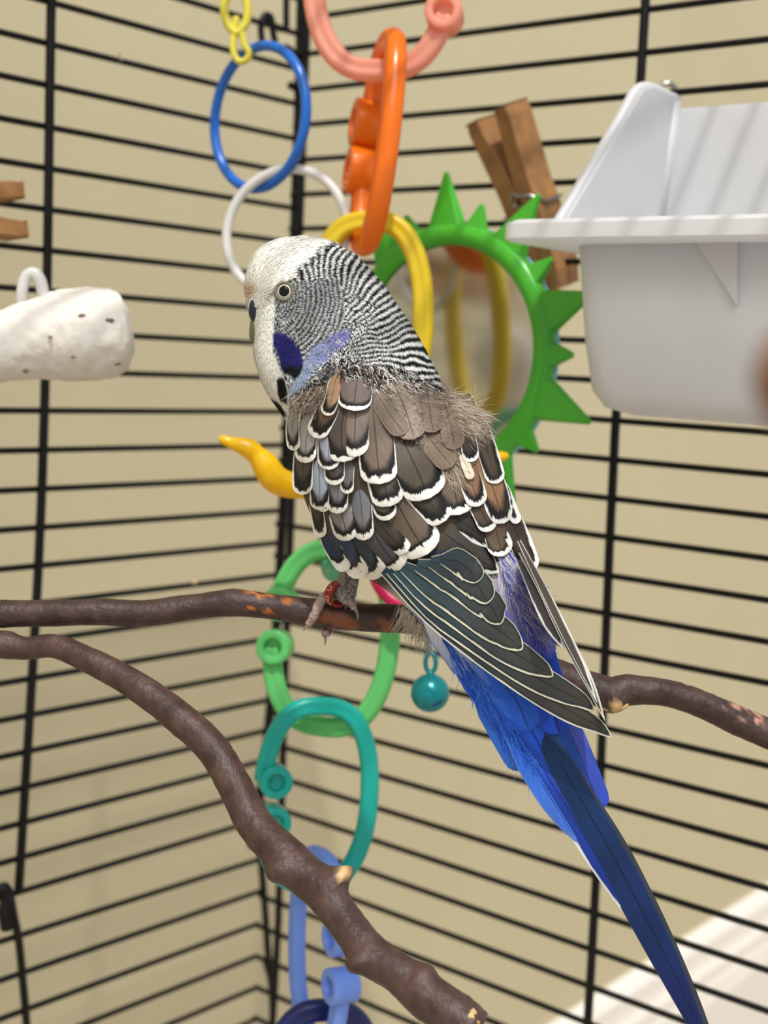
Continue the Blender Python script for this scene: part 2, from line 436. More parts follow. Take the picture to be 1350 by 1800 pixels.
# corner posts up to the roof and hinge hooks
ctz = float(PL(0, 0)[2])
def hook(pts, r, n=24, d0=DL, off=0.0):
    P = np.array([plane_hit(x, y, d0) for x, y in pts]) + DR * off
    return tube('hook', catmull(P, n), r, M_wire, cage, 8)
hook([(503, -30), (503, 30), (502, 50), (485, 47), (470, 34)], 0.0013)
hook([(462, 85), (459, 45), (466, 27), (476, 30), (479, 52), (488, 84), (505, 84), (517, 96), (521, 125)], 0.0013, 36)
hook([(510, 150), (518, 153), (524, 160)], 0.0016)
hook([(0, 1565), (8, 1563), (12, 1585), (9, 1600), (13, 1632)], 0.0024)
hook([(470, 1688), (474, 1702), (480, 1722)], 0.0022)

# ------------------------------------------------------------------ branches
def vnoise(P, scale, seed=0):
    from mathutils import noise
    return np.array([noise.noise(Vector((p * scale + seed))) for p in P])
def branch(name, pts, label, wear=None, knots=(), seed=0.0, tone=1.0, cut=None, n=230, segs=28):
    """pts: x, y, radius px, depth"""
    a = np.array(pts, float)
    c = catmull(a[:, :2], n); uu = np.linspace(0, 1, n)
    key = np.concatenate([[0], np.cumsum(np.linalg.norm(np.diff(a[:, :2], axis=0), axis=1))]); key /= key[-1]
    cl = np.concatenate([[0], np.cumsum(np.linalg.norm(np.diff(c, axis=0), axis=1))]); cl /= cl[-1]
    r = np.interp(cl, key, a[:, 2]); d = np.interp(cl, key, a[:, 3])
    ker = np.ones(9) / 9; r = np.convolve(np.pad(r, 4, mode='edge'), ker, 'valid')
    P = Wn(c, d); rr = r * d / F
    V, Fc = tube_mesh(P, rr, segs, ref=-FW, prof=lambda ph: 1.0)
    V = np.array(V); ctr = np.repeat(P, segs, 0)
    body = V[:n * segs]; dirv = body - ctr; ln = np.linalg.norm(dirv, axis=1)[:, None]; dirv /= ln
    h = vnoise(body, 110, seed) * 0.07 + vnoise(body, 700, seed + 3) * 0.035
    rad = np.repeat(rr, segs)
    px, _ = to_px(body)
    for kx, ky, kr, kh in knots:
        q = np.hypot(px[:, 0] - kx, px[:, 1] - ky) / kr
        h += kh * np.exp(-q ** 2)
    V[:n * segs] = body + dirv * (h * rad)[:, None]
    nz = vnoise(V, 330, seed + 9) + 0.6 * vnoise(V, 1100, seed + 5)
    c1, c2 = lin((52, 34, 31)) * tone, lin((82, 61, 54)) * tone
    t = np.clip(0.40 + 0.5 * nz, 0, 1)[:, None]
    colr = c1 * (1 - t) + c2 * t
    if wear:
        pxa, _ = to_px(V)
        for x0, x1, lo, cw, sc, sd, vy in wear:
            nzw = vnoise(V * np.array([0.75, 1, 1]), sc, sd) + 0.5 * vnoise(V, sc * 2.7, sd + 2)
            f = np.clip((nzw - lo) * 9, 0, 1) * np.clip((pxa[:, 0] - x0) / 12, 0, 1) * np.clip((x1 - pxa[:, 0]) / 12, 0, 1)
            f = (f * vy(pxa))[:, None]
            colr = colr * (1 - f) + lin(cw) * f
    if cut:
        x, y, rr_ = cut; pxa, _ = to_px(V)
        f = np.clip((rr_ - np.hypot(pxa[:, 0] - x, pxa[:, 1] - y)) / 4, 0, 1)[:, None]
        colr = colr * (1 - f) + lin((214, 176, 122)) * (1 - 0.4 * np.clip(nz, 0, 1))[:, None] * f
    o = obj(name, V, Fc, M_bark, colors={'col': colr})
    return o
DP = 0.3135
perch = branch('perch_branch', [(-260, 1068, 25, DP), (-80, 1078, 25, DP), (60, 1078, 24, DP), (170, 1076, 23.5, DP), (260, 1078, 23, DP), (330, 1068, 23, DP), (405, 1060, 23, DP), (470, 1065, 23, DP), (560, 1078, 25, DP), (640, 1085, 25, DP), (740, 1092, 25, DP), (860, 1130, 27, DP), (960, 1178, 28, DP), (1040, 1208, 27, DP), (1072, 1219, 31, DP), (1100, 1214, 27, DP), (1160, 1216, 23, DP), (1225, 1234, 24, DP), (1300, 1268, 26, DP), (1380, 1300, 28, DP), (1560, 1350, 28, DP)],
    'dark brown horizontal branch with worn orange patches that the parrot perches on',
    wear=[(425, 520, 0.28, (178, 104, 44), 420, 4.0, lambda p: np.clip((1082 - p[:, 1]) / 6, 0, 1)),
          (545, 735, 0.02, (122, 70, 44), 330, 8.0, lambda p: np.clip((p[:, 1] - (1068 + (p[:, 0] - 560) * 0.11)) / 9, 0, 1)),
          (1190, 1345, 0.05, (196, 140, 122), 300, 12.0, lambda p: np.clip((1216 + (p[:, 0] - 1180) * 0.42 - p[:, 1]) / 6, 0, 1))],
    knots=[(1078, 1238, 18, 0.3), (405, 1040, 14, 0.08), (1105, 1190, 16, 0.08)], cut=(1084, 1243, 13))
tag(perch, perch.get('label') or 'dark brown horizontal branch with worn orange patches that the parrot perches on', 'branch')
V, Fc = tube_mesh(pxpath([(1058, 1244), (1075, 1243), (1096, 1240), (1103, 1234)], 10, DP - 0.0022), np.array([3, 6, 7, 7.5, 8, 8, 7.5, 7, 6, 4]) * DP / F, 10)
origin = obj('peeled_bark', V, Fc, M_woodcut, perch); origin['label'] = 'pale torn patch of bare wood'
lower = branch('branch', [(-240, 1090, 26, 0.315), (-60, 1120, 28, 0.313), (0, 1134, 24, 0.312), (45, 1140, 20, 0.311), (95, 1136, 21, 0.31), (160, 1162, 23, 0.307), (230, 1200, 25, 0.304), (310, 1258, 28, 0.299), (375, 1318, 30, 0.295), (415, 1385, 30, 0.291), (450, 1450, 32, 0.287), (505, 1510, 37, 0.282), (560, 1560, 34, 0.277), (610, 1625, 33, 0.272), (655, 1680, 36, 0.267), (705, 1715, 33, 0.263), (750, 1752, 40, 0.26), (800, 1785, 40, 0.257), (832, 1812, 38, 0.255)],
    '', knots=[(600, 1545, 15, 0.8), (590, 1540, 24, 0.4), (488, 1530, 18, 0.45), (628, 1692, 16, 0.5), (748, 1708, 20, 0.3), (20, 1110, 14, 0.2)], seed=20.0, tone=1.25, cut=(606, 1532, 15))
tag(lower, 'brown knobbly branch sloping from the left edge down to a broken end below the parrot', 'branch')
V = []; Fc = []
tipc = W(822, 1795, 0.2545)
for i in range(16):
    an = 2 * math.pi * i / 16; rr = 0.0028 * (0.4 + 0.6 * random.random())
    dd = R2 * 0.75 - U2 * 0.66; s1 = np.cross(dd, FW); s1 /= np.linalg.norm(s1)
    b0 = tipc + (s1 * math.cos(an) - FW * math.sin(an)) * rr
    V2, F2 = tube_mesh([b0 - dd * 0.001, b0 + dd * (0.001 + 0.0012 * random.random())], [0.0007, 0.0003], 5)
    V, Fc = join([(V, Fc), (V2, F2)])
obj('splintered_end', V, Fc, M_woodcut, lower)
near = tube('twig', pxpath([(1900, 560, 0.065), (1600, 625, 0.075), (1420, 668, 0.082), (1372, 674, 0.084), (1340, 678, 0.085)], 30), np.interp(np.linspace(0, 1, 30), [0, .6, .9, 1], [0.0044, 0.0038, 0.0030, 0.0018]), plain('near_bark', (132, 84, 52), 0.7, noise=0.4, nscale=300, bump=0.4), None, 14)
tag(near, 'blurred brown twig tip poking in from the right edge close to the camera', 'twig')

# ------------------------------------------------------------------ toy links and rings
def basis(ux, uy, yaw):
    u = R2 * ux - U2 * uy; u /= np.linalg.norm(u)
    wv = -FW; v0 = np.cross(u, wv)
    v = math.cos(yaw) * v0 + math.sin(yaw) * wv; n = np.cross(u, v)
    return u, v, n
def toy_link(name, cx, cy, d, ux, uy, yaw, hl, hw, r, mat, label, group, gap=None, barrel=1.5, flip=1, gapw=0.06, inner=0.0):
    """oval snap link: hl, hw = half length / half width of the centre line in px at depth d"""
    k = d / F; u, v, n = basis(ux, uy, math.radians(yaw)); c = W(cx, cy, d)
    hl, hw, r = hl * k, hw * k, r * k
    root = empty(name, c, label, 'toy link', group)
    def pos(q):   # q: 0..1 round the oval, starting at the middle of the +v side and going up
        a = 2 * math.pi * q; ca, sa = math.cos(a), math.sin(a)
        return u * hl * math.copysign(abs(sa) ** 0.92, sa) + v * hw * math.copysign(abs(ca) ** 0.72, ca)
    groove = lambda ph: 1.0 - 0.34 * (math.exp(-((math.cos(ph) - 1) / 0.11) ** 2) + math.exp(-((math.cos(ph) + 1) / 0.11) ** 2))
    if gap is None:
        P = np.array([c + pos(q) for q in np.linspace(0, 1, 96, endpoint=False)])
        V, Fc = tube_mesh(P, r, 24, closed=True, prof=groove, ref=n)
        obj('ring', V, Fc, mat, root)
    else:
        qs = np.linspace(gap + gapw, gap + 1 - gapw, 90)
        P = np.array([c + pos(q) for q in qs])
        V, Fc = tube_mesh(P, r, 24, prof=groove, ref=n)
        obj('ring', V, Fc, mat, root)
        for q, s in ((gap + gapw, 1), (gap - gapw, -1)):
            bc = c + pos(q); cen = c + 0 * u
            inn = (c + u * ((bc - c) @ u)) - bc; inn /= np.linalg.norm(inn) + 1e-9
            bc = bc + inn * r * inner
            A = bc + n * r * 1.45 ; B = bc - n * r * 1.45
            ro, ri = r * barrel, r * barrel * 0.55
            ax = (B - A); axn = ax / np.linalg.norm(ax)
            ringp = [(A, ri * 0.9), (A, ro * 0.93), (A + axn * r * 0.15, ro), (B - axn * r * 0.15, ro), (B, ro * 0.93), (B, ri), (B - axn * r * 0.9, ri * 0.9), (B - axn * r * 0.9, 1e-6)]
            e1 = u; e2 = np.cross(axn, e1); V = []; seg = 28
            for p0, rad in ringp:
                for j in range(seg):
                    an = 2 * math.pi * j / seg; V.append(p0 + rad * (e1 * math.cos(an) + e2 * math.sin(an)))
            Fc = [(i * seg + j, i * seg + (j + 1) % seg, (i + 1) * seg + (j + 1) % seg, (i + 1) * seg + j) for i in range(len(ringp) - 1) for j in range(seg)]
            Fc.append(tuple(range(seg))[::-1])
            o = obj('snap_end', V, Fc, mat, root, smooth=False); bevel(o, r * 0.12)
            for pl in o.data.polygons: pl.use_smooth = True
    return root
def ring(name, cx, cy, d, ux, uy, yaw, rad, r, mat, label, group=None, cat='ring'):
    k = d / F; u, v, n = basis(ux, uy, math.radians(yaw)); c = W(cx, cy, d)
    P = [c + rad * k * (u * math.cos(t) + v * math.sin(t)) for t in np.linspace(0, 2 * math.pi, 96, endpoint=False)]
    V, Fc = tube_mesh(P, r * k, 16, closed=True, ref=n, prof=lambda ph: 1.0)
    o = origin_to(obj(name, V, Fc, mat), c)
    return tag(o, label, cat, group)
GL = 'plastic snap links'
toy_link('toy_link', 672, -72, 0.402, 0.03, -1, 8, 196, 124, 20, M_coral, 'translucent coral pink plastic link at the top edge above the orange link', GL, gap=0.965, gapw=0.045, barrel=1.65)
toy_link('toy_link', 663, 252, 0.402, 0.115, -1, 77, 176, 96, 22, M_orange, 'bright orange plastic link hanging nearly edge on from the coral pink link', GL, gap=0.5 - 0.012, gapw=0.035, barrel=2.0)
toy_link('toy_link', 648, 555, 0.408, 0.0, -1, 12, 166, 98, 18.5, M_yellow, 'yellow plastic link arching behind the parrot under the orange link', GL)
toy_link('toy_link', 586, 868, 0.392, 0.0, -1, 78, 138, 90, 17, M_mint, 'pale mint plastic link showing below the wing at the top of the green link', GL)
toy_link('toy_link', 582, 1122, 0.398, 0.10, -1, 8, 156, 104, 18, M_green, 'green plastic link hanging behind the perch near the parrot foot', GL, gap=0.487, gapw=0.035, barrel=1.7, inner=0.3)
toy_link('toy_link', 556, 1398, 0.392, 0.06, -1, -14, 157, 96, 16.5, M_teal, 'teal plastic link hanging from the green link behind the sloping branch', GL, gap=0.51, gapw=0.032, barrel=1.75, inner=1.2)
toy_link('toy_link', 560, 1668, 0.388, 0.02, -1, 62, 162, 92, 17, M_peri, 'periwinkle blue plastic link hanging from the teal link', GL, gap=0.005, gapw=0.036, barrel=1.85)
toy_link('toy_link', 566, 1905, 0.39, 0.04, -1, -10, 130, 88, 20, M_navy, 'dark navy plastic link cut off by the bottom edge of the photo', GL)
ring('toy_ring', 455, 207, 0.425, -0.08, -1, 44, 122, 9, M_blue, 'blue plastic ring hanging from the yellow chain', 'plastic hoops')
ring('toy_ring', 502, 408, 0.418, 0.25, -1, 18, 113, 8.5, M_white, 'white plastic ring linked through the blue ring', 'plastic hoops')
ring('toy_ring', 738, 985, 0.385, 0.3, -1, 20, 86, 13, M_magenta, 'magenta plastic ring partly showing behind the wing above the perch', 'plastic hoops')
# yellow chain at the top
for pts, lab in (([(408, -20), (394, 10), (402, 45), (416, 58), (432, 40), (434, 5), (424, -22)], 'upper'), ([(416, 30), (411, 60), (410, 90), (420, 108), (434, 104), (438, 92), (430, 80), (424, 50)], 'lower')):
    o = tube('chain_link', pxpath(pts, 40, 0.424), (7.5 if lab == 'upper' else 6.0) * 0.424 / F, M_paleyellow, None, 10)
    tag(o, 'pale yellow plastic chain link at the top edge of the photo' if lab == 'upper' else 'pale yellow hooked chain link holding the blue ring', 'chain link', 'yellow chain links')

# bell
bd = 0.372
bell = empty('bell', W(756, 1218, bd), 'small round teal jingle bell hanging below the perch beside the tail', 'bell')
k = bd / F; c = W(756, 1218, bd); V = []; Fc = []
nu, nv = 40, 24
for i in range(nv + 1):
    th = math.pi * i / nv
    for j in range(nu):
        ph = 2 * math.pi * j / nu
        rr = 34 * k * (1 + 0.012 * math.exp(-((th - math.pi / 2 - 0.1) / 0.05) ** 2))
        V.append(c + rr * (math.sin(th) * (math.cos(ph) * R2 + math.sin(ph) * FW) + math.cos(th) * U2))
Fc = [(i * nu + j, i * nu + (j + 1) % nu, (i + 1) * nu + (j + 1) % nu, (i + 1) * nu + j) for i in range(nv) for j in range(nu)]
obj('bell_shell', V, Fc, M_belltl, bell)
V, Fc = box_mesh(c + (R2 * 4 - U2 * 21) * k - FW * 29.5 * k, (R2 * 16 + U2 * 9) * k, (U2 * 3 - R2 * 1.5) * k, FW * 6 * k)
obj('sound_slot', V, Fc, M_navy, bell, smooth=False)
u, v, n = basis(0, -1, 0.3); cc = W(757, 1165, bd)
P = [cc + k * (u * 17 * math.cos(t) + v * 9.5 * math.sin(t)) for t in np.linspace(0, 2 * math.pi, 40, endpoint=False)]
V, Fc = tube_mesh(P, 4.2 * k, 10, closed=True, ref=n, prof=lambda ph: 1.0); obj('bell_loop', V, Fc, M_belltl, bell)
tube('bell_neck', [W(757, 1180, bd), W(756, 1190, bd)], 7 * k, M_belltl, bell)
tube('bell_wire', pxpath([(757, 1150), (753, 1125), (752, 1090), (752, 940), (750, 820)], 20, bd), 4.2 * k, M_belltl, bell, 8)

# yellow wavy perch behind the bird
o = tube('wavy_perch', pxpath([(386, 770, 0.372), (408, 779, 0.372), (438, 789, 0.373), (462, 812, 0.374), (484, 842, 0.375), (512, 853, 0.376), (560, 852, 0.378), (700, 828, 0.385), (850, 807, 0.39), (893, 801, 0.391)], 90),
    np.interp(np.linspace(0, 1, 90), [0, .03, .06, .09, .16, .2, .27, .33, .6, .93, .98, 1], np.array([5, 9, 9, 12, 18, 17, 24, 25, 20, 11, 9, 5]) * 0.38 / F), M_amber, None, 16)
tag(o, 'bright yellow wavy plastic perch reaching out on both sides behind the parrot', 'perch')

# ------------------------------------------------------------------ sun mirror
md = 0.426; mk = md / F
MC = W(785, 618, md)
mirror = empty('mirror', MC, 'round toy mirror in a spiky green sun frame behind the parrot', 'mirror')
e1, e2, en = DR, UP, DL
V = []; Fc = []; sect = [(-15, 0), (-19, 7), (-14, 15), (0, 18), (14, 15), (19, 7), (19, -6), (-19, -6)]
RM = 203; seg = 96
for j in range(seg):
    an = 2 * math.pi * j / seg
    for a, b in sect:
        rad = (RM + a) * mk
        V.append(MC + (e1 * math.cos(an) + e2 * math.sin(an)) * rad + en * b * mk)
ns_ = len(sect)
Fc = [(j * ns_ + i, j * ns_ + (i + 1) % ns_, ((j + 1) % seg) * ns_ + (i + 1) % ns_, ((j + 1) % seg) * ns_ + i) for j in range(seg) for i in range(ns_)]
obj('frame', V, Fc, M_frame, mirror)
def spike(an, rad, wid):
    an = math.radians(an); o_ = e1 * math.cos(an) + e2 * math.sin(an); t_ = -e1 * math.sin(an) + e2 * math.cos(an)
    b = MC + o_ * (RM + 8) * mk; tp = MC + o_ * rad * mk + en * 2 * mk
    V = [b - t_ * wid * mk - en * 5 * mk, b + t_ * wid * mk - en * 5 * mk, b + t_ * wid * 0.8 * mk + en * 13 * mk, b - t_ * wid * 0.8 * mk + en * 13 * mk,
         tp - t_ * 4 * mk - en * 3 * mk, tp + t_ * 4 * mk - en * 3 * mk, tp + t_ * 3 * mk + en * 3 * mk, tp - t_ * 3 * mk + en * 3 * mk]
    Fc = [(0, 3, 2, 1), (4, 5, 6, 7), (0, 1, 5, 4), (1, 2, 6, 5), (2, 3, 7, 6), (3, 0, 4, 7)]
    bevel(obj('spike', V, Fc, M_frame, mirror, smooth=False), 2 * mk, 2)
for an, rad in ((94, 311), (57, 318), (20, 309), (-19, 318), (-58, 308), (129, 310), (163, 310), (198, 310), (232, 310), (267, 310)): spike(an, rad, 42)
for an, rad in ((114, 260), (77, 260), (38, 262), (1, 260), (-38, 258), (146, 260), (180, 260), (215, 260), (250, 260), (284, 260)): spike(an, rad, 26)
V = [MC + en * 4 * mk] + [MC + (e1 * math.cos(2 * math.pi * j / 64) + e2 * math.sin(2 * math.pi * j / 64)) * 188 * mk + en * 3 * mk for j in range(64)]
Fc = [(0, 1 + j, 1 + (j + 1) % 64) for j in range(64)]
obj('mirror_glass', V, Fc, M_mirror, mirror)
V = []; Fc = []
for b in (-16, -8):
    V += [MC + (e1 * math.cos(2 * math.pi * j / 64) + e2 * math.sin(2 * math.pi * j / 64)) * 222 * mk + en * b * mk for j in range(64)]
Fc = [(j, (j + 1) % 64, 64 + (j + 1) % 64, 64 + j) for j in range(64)] + [tuple(range(64))[::-1], tuple(range(64, 128))]
b_ = obj('backing', V, Fc, M_cyan, mirror, smooth=False); b_['label'] = 'pale cyan rim of the backing'

# ------------------------------------------------------------------ clothespins
def clothespin(prefix, A, B, side, thick, wid, label):
    """A = handle end, B = jaw end (world); side = direction the two halves are apart"""
    A, B = np.asarray(A), np.asarray(B); ax = B - A; Ln = np.linalg.norm(ax); ax /= Ln
    s = side - ax * (side @ ax); s /= np.linalg.norm(s); wv = np.cross(ax, s)
    root = empty('clothespin', (A + B) / 2, label, 'clothespin', 'wooden clothespins')
    for sg in (1, -1):
        prof = [(0, 0.55, 1.25), (0.06, 0.5, 1.3), (0.42, 0.02, 1.0), (0.47, 0.12, 1.0), (0.5, 0.16, 1.0), (0.54, 0.03, 1.0), (0.9, 0.02, 0.7), (1.0, 0.02, 0.35)]
        V = []
        for q, lo, hi in prof:
            for hh, ww in ((lo, -1), (lo, 1), (hi, 1), (hi, -1)):
                V.append(A + ax * Ln * q + s * sg * hh * thick + wv * ww * wid * 0.5)
        n = len(prof)
        Fc = [(4 * i + j, 4 * i + (j + 1) % 4, 4 * i + 4 + (j + 1) % 4, 4 * i + 4 + j) for i in range(n - 1) for j in range(4)] + [(0, 1, 2, 3), (4 * n - 1, 4 * n - 2, 4 * n - 3, 4 * n - 4)]
        bevel(obj('prong', V, Fc, M_wood, root, smooth=False), thick * 0.06)
    c = A + ax * Ln * 0.48
    P = [c + s * math.cos(t) * thick * 0.32 + ax * math.sin(t) * thick * 0.32 + wv * wid * (t / 25 - 0.62) for t in np.linspace(0, 31, 120)]
    P += [c + wv * wid * 0.62 + s * thick * 0.9, c + wv * wid * 0.2 + s * thick * 1.12 + ax * Ln * 0.06, c - wv * wid * 0.5 + s * thick * 1.12 + ax * Ln * 0.06]
    tube('spring', P, thick * 0.07, M_steel, root, 8)
    P = [c - wv * wid * 0.62 + s * thick * 0.3, c - wv * wid * 0.62 - s * thick * 0.9, c - wv * wid * 0.2 - s * thick * 1.12 + ax * Ln * 0.06, c + wv * wid * 0.5 - s * thick * 1.12 + ax * Ln * 0.06]
    tube('spring_arm', P, thick * 0.07, M_steel, root, 8)
    return root
clothespin('right', W(872, 196, 0.452), W(990, 505, 0.460), R2 * 0.62 - FW * 0.78, 0.0078, 0.0110, 'brown wooden clothespin clipped to the cage bars between green mirror and white food cup')
clothespin('left', W(24, 372, 0.405), W(-330, 352, 0.352), U2, 0.0062, 0.0105, 'wooden clothespin jutting in at the left edge above the white mineral perch')
o = tube('wire_hook', pxpath([(945, 384), (949, 345), (951, 300), (947, 290), (943, 300)], 20, 0.452), 0.0007, M_steel, None, 8)
tag(o, 'thin steel wire hook standing beside the right hand clothespin', 'hook')
for p_ in (1,):
    V, Fc = tube_mesh(pxpath([(4, 392), (8, 404), (14, 418)], 6, 0.382), 0.0012, 6)

# ------------------------------------------------------------------ white mineral perch on the left
pd_ = 0.376; pk = pd_ / F
cx = np.array([-420, -260, -120, -40, 20, 60, 95, 130, 165, 195, 214, 226, 232])
cyv = np.array([660, 640, 626, 616, 606, 598, 594, 590, 588, 587, 586, 585, 584])
rv = np.array([64, 64, 62, 60, 60, 66, 74, 80, 82, 79, 68, 46, 6.0])
n = 110
xx = np.interp(np.linspace(0, 1, n), np.linspace(0, 1, len(cx)), cx); yy = np.interp(xx, cx, cyv); rr = np.interp(xx, cx, rv)
kr = np.ones(5) / 5; rr[2:-2] = np.convolve(rr, kr, 'valid')
dd = np.interp(xx, [-420, 232], [0.345, 0.378]); P = Wn(np.stack([xx, yy], 1), dd)
V, Fc = tube_mesh(P, rr * pk, 56, ref=-FW, prof=lambda ph: 1.0)
V = np.array(V); ctr = np.vstack([np.repeat(P, 56, 0), P[:1], P[-1:]])
dv = V - ctr; ln = np.linalg.norm(dv, axis=1)[:, None] + 1e-9
hh = 0.07 * vnoise(V, 90, 3) + 0.045 * vnoise(V, 330, 8) + 0.03 * vnoise(V, 900, 1)
V = ctr + dv * (1 + hh[:, None])
mp = obj('mineral_perch', V, Fc, M_pumice)
tag(mp, 'rough white mineral perch with rounded end at the left edge', 'perch')
rs = np.random.default_rng(5)
for x, y, s in ((142, 555, 9), (190, 563, 11), (45, 652, 8), (203, 640, 10), (128, 628, 5), (88, 592, 5), (215, 576, 7)):
    pts = []
    q = R2 * (x - 675) / F - U2 * (y - 900) / F + FW
    i = int(np.argmin(np.abs(xx - x))); off = (y - yy[i]) / max(rr[i], 1)
    d = dd[i] - math.sqrt(max(0.02, 1 - off * off)) * rr[i] * pk * 1.02
    c = CAM + q * d
    pts = [c + (R2 * math.cos(t) * 1.5 + U2 * math.sin(t) * 0.8) * s * 0.5 * pk * (0.6 + 0.8 * rs.random()) for t in np.linspace(0, 2 * math.pi, 9, endpoint=False)]
    V2 = pts + [c - FW * 0.0006, c + FW * 0.0012]
    obj('stain_spot', V2, [(i2, (i2 + 1) % 9, 9) for i2 in range(9)] + [((i2 + 1) % 9, i2, 10) for i2 in range(9)], M_stain, mp)
tube('screw_cap', pxpath([(38, 545), (40, 505), (48, 484), (60, 480), (70, 492), (78, 530)], 24, 0.374), np.linspace(10, 11, 24) * pk, M_white, mp, 14)

# ------------------------------------------------------------------ white food cup
dd0 = 0.371
O = W(876, 404, dd0)                        # front left corner of the rim
a_, b_v = DR, -DL                           # along the front towards the right; towards the cage side
ck = dd0 / F
dish = empty('food_cup', O, 'frosted white plastic hooded food cup hanging at the right edge', 'food cup')
def D3(a, b, z): return O + a_ * a + b_v * b + UP * z
wa, wb = 0.116, 0.068
def rrect(a0, a1, b0, b1, r, z, n=6):
    out = []
    for ca, cb, s0 in ((a1 - r, b1 - r, 0), (a0 + r, b1 - r, 90), (a0 + r, b0 + r, 180), (a1 - r, b0 + r, 270)):
        for i in range(n + 1):
            t = math.radians(s0 + 90 * i / n); out.append(D3(ca + r * math.cos(t), cb + r * math.sin(t), z))
    return out
def loft(loops, close_last=True, close_first=False):
    V = [p for l in loops for p in l]; n = len(loops[0])
    Fc = [(i * n + j, i * n + (j + 1) % n, (i + 1) * n + (j + 1) % n, (i + 1) * n + j) for i in range(len(loops) - 1) for j in range(n)]
    if close_last: Fc.append(tuple(range((len(loops) - 1) * n, len(loops) * n)))
    if close_first: Fc.append(tuple(range(n))[::-1])
    return V, Fc
h = 0.0029
V, Fc = loft([rrect(0.016, wa - .006, 0.014, wb - .012, 0.008, h - .0005), rrect(0.002, wa, 0.002, wb, 0.004, h), rrect(0, wa, 0, wb, 0.005, h - 0.0012), rrect(0, wa, 0, wb, 0.005, -h + 0.0008), rrect(0.001, wa, 0.001, wb, 0.005, -h), rrect(0.016, wa - .006, 0.014, wb - .012, 0.008, -h), rrect(0.016, wa - .006, 0.014, wb - .012, 0.008, h - .0005)], False)
obj('rim', V, Fc, M_dish, dish, smooth=False)
V, Fc = loft([rrect(0.016, wa - .006, 0.012, wb - .012, 0.008, -h + .0008), rrect(0.0185, wa - .009, 0.0145, wb - .014, 0.008, -0.028), rrect(0.0205, wa - .011, 0.0165, wb - .016, 0.008, -0.0410), rrect(0.023, wa - .013, 0.019, wb - .018, 0.008, -0.0450), rrect(0.028, wa - .018, 0.024, wb - .022, 0.008, -0.0465)], True)
o = obj('bowl', V, Fc, M_dish, dish)
md_ = o.modifiers.new('solid', 'SOLIDIFY'); md_.thickness = 0.0012; md_.offset = -1
# hood: left cheek, back plate
hz = 0.0475
hz = 0.0455
chk = [(0.020, h)] + [(0.020 + (0.045 - 0.020) * t, h + (hz - 0.006 - h) * t) for t in (0.33, 0.66, 0.9)] + [(0.0475, hz - 0.0018), (0.0515, hz), (0.066, hz - 0.001), (0.066, h)]
ca = lambda b, z: 0.003 + 0.14 * b + 0.003 * z / hz
V = [D3(ca(b, z), b, z) for b, z in chk] + [D3(ca(b, z) + 0.0018, b, z) for b, z in chk]
n = len(chk); Fc = [tuple(range(n)), tuple(range(n, 2 * n))[::-1]] + [(i, (i + 1) % n, n + (i + 1) % n, n + i) for i in range(n)]
obj('hood_cheek', V, Fc, M_dish, dish, smooth=False)
lip = catmull(np.array([D3(ca(b, z) - 0.0005, b, z) for b, z in chk[:-1]]), 40)
tube('hood_lip', lip, 0.0017, M_dish, dish, 12)
V, Fc = box_mesh(D3(0.0122, 0.0645, h), a_ * 0.10, b_v * 0.0016, UP * (hz - 0.004 - h))
obj('back_plate', V, Fc, M_dish, dish, smooth=False)
tube('corner_rib', [D3(0.0130, 0.0642, h), D3(0.0160, 0.0642, hz - 0.002)], 0.0018, M_dish, dish, 10)
# triangular rib below the rim
def cupf(x, y):
    q = R2 * (x - 675) / F - U2 * (y - 900) / F + FW
    nn = b_v; t = ((D3(0, 0.010, 0) - CAM) @ nn) / (q @ nn); return CAM + q * t
pts = [cupf(1216, 418), cupf(1295, 416), cupf(1293, 536)]
V = pts + [p + b_v * 0.004 for p in pts]
bevel(obj('rib', V, [(0, 1, 2), (5, 4, 3), (0, 3, 4, 1), (1, 4, 5, 2), (2, 5, 3, 0)], M_dish, dish, smooth=False), 0.0004)
tube('hanging_hook', pxpath([(1153, 186), (1158, 160), (1166, 149), (1178, 147), (1187, 156), (1191, 178)], 30, 0.452), 0.0009, M_steel, dish, 10)

# small litter on the wires
P0 = plane_hit(206, 101, DL) + DR * 0.001
V, Fc = [], []
for i in range(22):
    d = rng.normal(size=3) * 0.0016; V2, F2 = tube_mesh([P0 + d * 0.1, P0 + d * 0.6 + rng.normal(size=3) * 0.0004, P0 + d], [0.00008, 0.00007, 0.00003], 4)
    V, Fc = join([(V, Fc), (V2, F2)])
tag(obj('down_fluff', V, Fc, M_fluff), 'wisp of white down caught on a left cage bar near the top', 'feather')
P0 = plane_hit(336, 1022, DL) + DR * 0.0018
V, Fc = tube_mesh([P0 - R2 * 0.0009, P0, P0 + R2 * 0.001 + U2 * 0.0002], [0.0004, 0.0009, 0.0003], 8)
tag(obj('seed_husk', V, Fc, M_husk), 'tiny pale seed husk stuck on a left cage bar above the perch', 'husk')
# ------------------------------------------------------------------ the parrot
BK = 0.291 / F                       # metres per photo pixel at the bird's near surface
